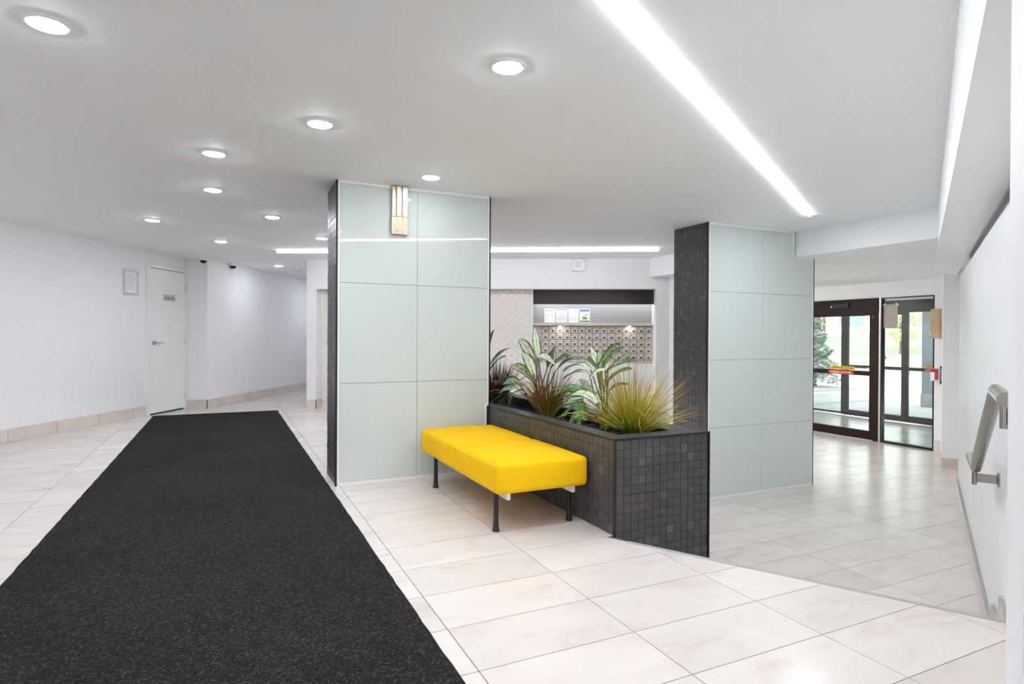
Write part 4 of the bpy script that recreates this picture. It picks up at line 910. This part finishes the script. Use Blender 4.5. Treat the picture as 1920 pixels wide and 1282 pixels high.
# ================================================================== OUTSIDE
gp = MB().prism([(11.75, 2), (17.5, -4), (90, -30), (90, 100), (11.75, 100)], -D-.3, -D-.012)
struct('ground_road', gp, 'asphalt', 'pale pavement outside the entrance', 'road')
struct('ground_pad', MB().prism([(11.76, 3), (16.4, 3), (16.4, 10.02), (11.76, 14)], -D-.012, -D-.004), 'pad', 'grey concrete pad just outside the outer doors', 'pavement')
struct('roof_canopy', B(11.8, 15.3, 2.0, 9.6, 2.25, 2.5), 'ceiling_paint', 'flat canopy roof over the outside of the entrance', 'canopy')
oc = empty('canopy_post', (14.9, 8.44, -D), 0, 'grey square canopy post outside the right door leaf', 'post'); B(-.13, .13, -.15, .15, .30, 2.75).obj('shaft', 'outer_column', oc); B(-.145, .145, -.165, .165, 0, .30).obj('plinth', 'pad', oc)
kb = empty('concrete_planter', (13.62, 10.0, -D-.01), 0, 'low concrete planter curb with gravel outside the doors', 'planter')
cb = MB().prism([(-1.8, 0), (1.45, 0), (1.62, .25), (1.50, .5), (1.72, .9), (1.72, 5), (-1.8, 5)], 0, .265).obj('curb', 'concrete', kb, bevel=.015)
MB().prism([(-1.7, .22), (1.4, .25), (1.5, .9), (1.5, 4.8), (-1.7, 4.8)], .262, .285).obj('gravel_fill', 'gravel', kb)
# grass bank in a frame looking out through the doors
OA = 33
bk = MB(); nr, ncx = 26, 40
for i in range(nr+1):
    for j in range(ncx+1):
        r = 31+i*.62; k = max(0, min(1, (r-31.5)/12)); bk.v.append((r, -26+52*j/ncx, -D-.03+1.9*(k*k*(3-2*k))+random.uniform(-.03, .03)))
for i in range(nr):
    for j in range(ncx): a = i*(ncx+1)+j; bk.f.append((a, a+ncx+1, a+ncx+2, a+1))
o_ = bk.obj('grass_bank', 'lawn', None, (0, 0, 0), OA, smooth=True); tag(o_, 'sloping patchy green lawn across the road', 'lawn', None, 'structure')
struct('ground_terrace', B(47, 90, -40, 40, -1, 1.38), 'asphalt', 'level ground behind the lawn', 'ground', (0, 0, 0), OA)
wl_ = tag(B(46.6, 46.9, -26, 26, 1.2, 1.62).obj('retaining_wall', 'facade', None, (0, 0, 0), OA), 'low pale wall along the top of the lawn', 'wall')
bd = empty('far_building', (56, 0, 1.3), 0, 'pale apartment building beyond the lawn', 'building'); bd.location = (56*math.cos(R(OA)), 56*math.sin(R(OA)), 1.3); bd.rotation_euler = (0, 0, R(OA))
B(0, 8, -26, 26, 0, 12).obj('wall', 'facade', bd)
for k in range(12):
    for f in range(3):
        y = -22+k*4; z = .7+f*3
        w_ = B(-.06, 0, y-.9, y+.9, z, z+1.5).obj('window', 'facade_glass', bd); B(-.10, -.06, y-.03, y+.03, z, z+1.5).obj('mullion', 'white_trim', w_)
        B(-.09, -.06, y-.98, y+.98, z-.08, z).obj('sill', 'white_trim', w_)
for k in range(5): B(-.5, 0, -24+k*11, -22.6+k*11, 0, 12).obj('pier', 'concrete', bd)
def tree(name, loc, h, cr, cz, n, cols, label, leaf=.10, conic=False, trunk=.05, squash=1.0, sparse=0):
    e = empty(name, loc, 0, label, 'tree')
    MB().tube([(0, 0, 0), (.03*h*.3, 0, h*.5), (0, .02*h, h*.85)], trunk, 10).obj('trunk', 'bark', e, smooth=True)
    mb = MB()
    for k in range(n):
        if conic: t_ = random.random()**.8; rr = cr*(1-t_*.92)*random.random()**.35*(1+.25*math.sin(t_*30)); a = random.uniform(0, 6.283); p = Vector((rr*math.cos(a), rr*math.sin(a), cz+(h-cz)*t_))
        else:
            v = Vector((random.gauss(0, 1), random.gauss(0, 1), random.gauss(0, 1))).normalized()*random.random()**.4; p = Vector((v.x*cr, v.y*cr, cz+v.z*cr*squash))
            if math.sin(p.x*9/cr)+math.sin(p.y*7/cr+1)+math.sin(p.z*8/cr) < sparse: continue
        d1 = Vector((random.gauss(0, 1), random.gauss(0, 1), random.gauss(0, .6))).normalized(); d2 = d1.orthogonal().normalized(); s = leaf*random.uniform(.5, 1.2); c = lin(random.choice(cols)); bq = len(mb.v)
        for pnt in (p-d1*s, p+d2*s*.35, p+d1*s, p-d2*s*.35): mb.v.append(tuple(pnt)); mb.col.append(c)
        mb.f.append((bq, bq+1, bq+2, bq+3))
    tag(link('foliage', mb.mesh('foliage', fix=False), 'tree_leaf', e), kind='stuff')
    if not conic:
        for k in range(7):
            a = k*.9; MB().tube([(0, 0, h*.45+k*.05*h), (cr*.5*math.cos(a), cr*.5*math.sin(a), h*.6+k*.05*h), (cr*.85*math.cos(a), cr*.85*math.sin(a), h*.75+k*.04*h)], trunk*.35, 6).obj('branch', 'bark', e)
    return e
tree('evergreen_tree', (14.55, 11.25, -.23), 2.0, .62, .10, 6500, ['66735f', '7a8770', '8d9884', '566552', 'a0a995'], 'grey-green evergreen shrub in the concrete planter outside', .07, True, .05)
def out(r, t_, z=0): return (r*math.cos(R(OA))-t_*math.sin(R(OA)), r*math.sin(R(OA))+t_*math.cos(R(OA)), z)
tree('young_tree', out(37, -.9, .0), 3.0, 1.25, 2.0, 2200, ['a9ad62', '98a055', 'b9bb7c'], 'young yellow-green tree on the lawn with a leaning stake', .11, False, .05, .9, -.7)
tree('young_tree', out(39, 3.0, .3), 3.6, 1.3, 2.6, 2000, ['b5b570', 'a0a660', 'c4c48a'], 'pale yellow-green tree on the lawn left of the door mullion', .11, False, .05, .9, -.7)
tree('bare_tree', out(40, -3.4, .4), 4.6, 1.3, 3.0, 700, ['8f8a60', '858260'], 'thin nearly bare tree on the lawn at the right', .09, False, .09, 1.2, .4)
tree('leafy_tree', out(45, 3.2, 1.2), 4.0, 1.6, 2.6, 2600, ['4f5f42', '5f7050', '46543c'], 'dark leafy tree before the far building', .18, False, .1, .8, -.6)
for (r, t_, dy, lb) in ((36, -.3, .45, 'dark leaning stake beside the young tree on the lawn'), (38, 3.9, -.15, 'dark upright stake on the lawn behind the evergreen')):
    p = out(r, t_, 0); e = empty('tree_stake', (p[0], p[1], .0), OA, lb, 'stake', 'tree stakes on the lawn'); MB().tube([(0, 0, -.1), (0, dy, 1.45)], .035, 8).obj('pole', 'ink_dark', e)
bpy.context.view_layer.update()
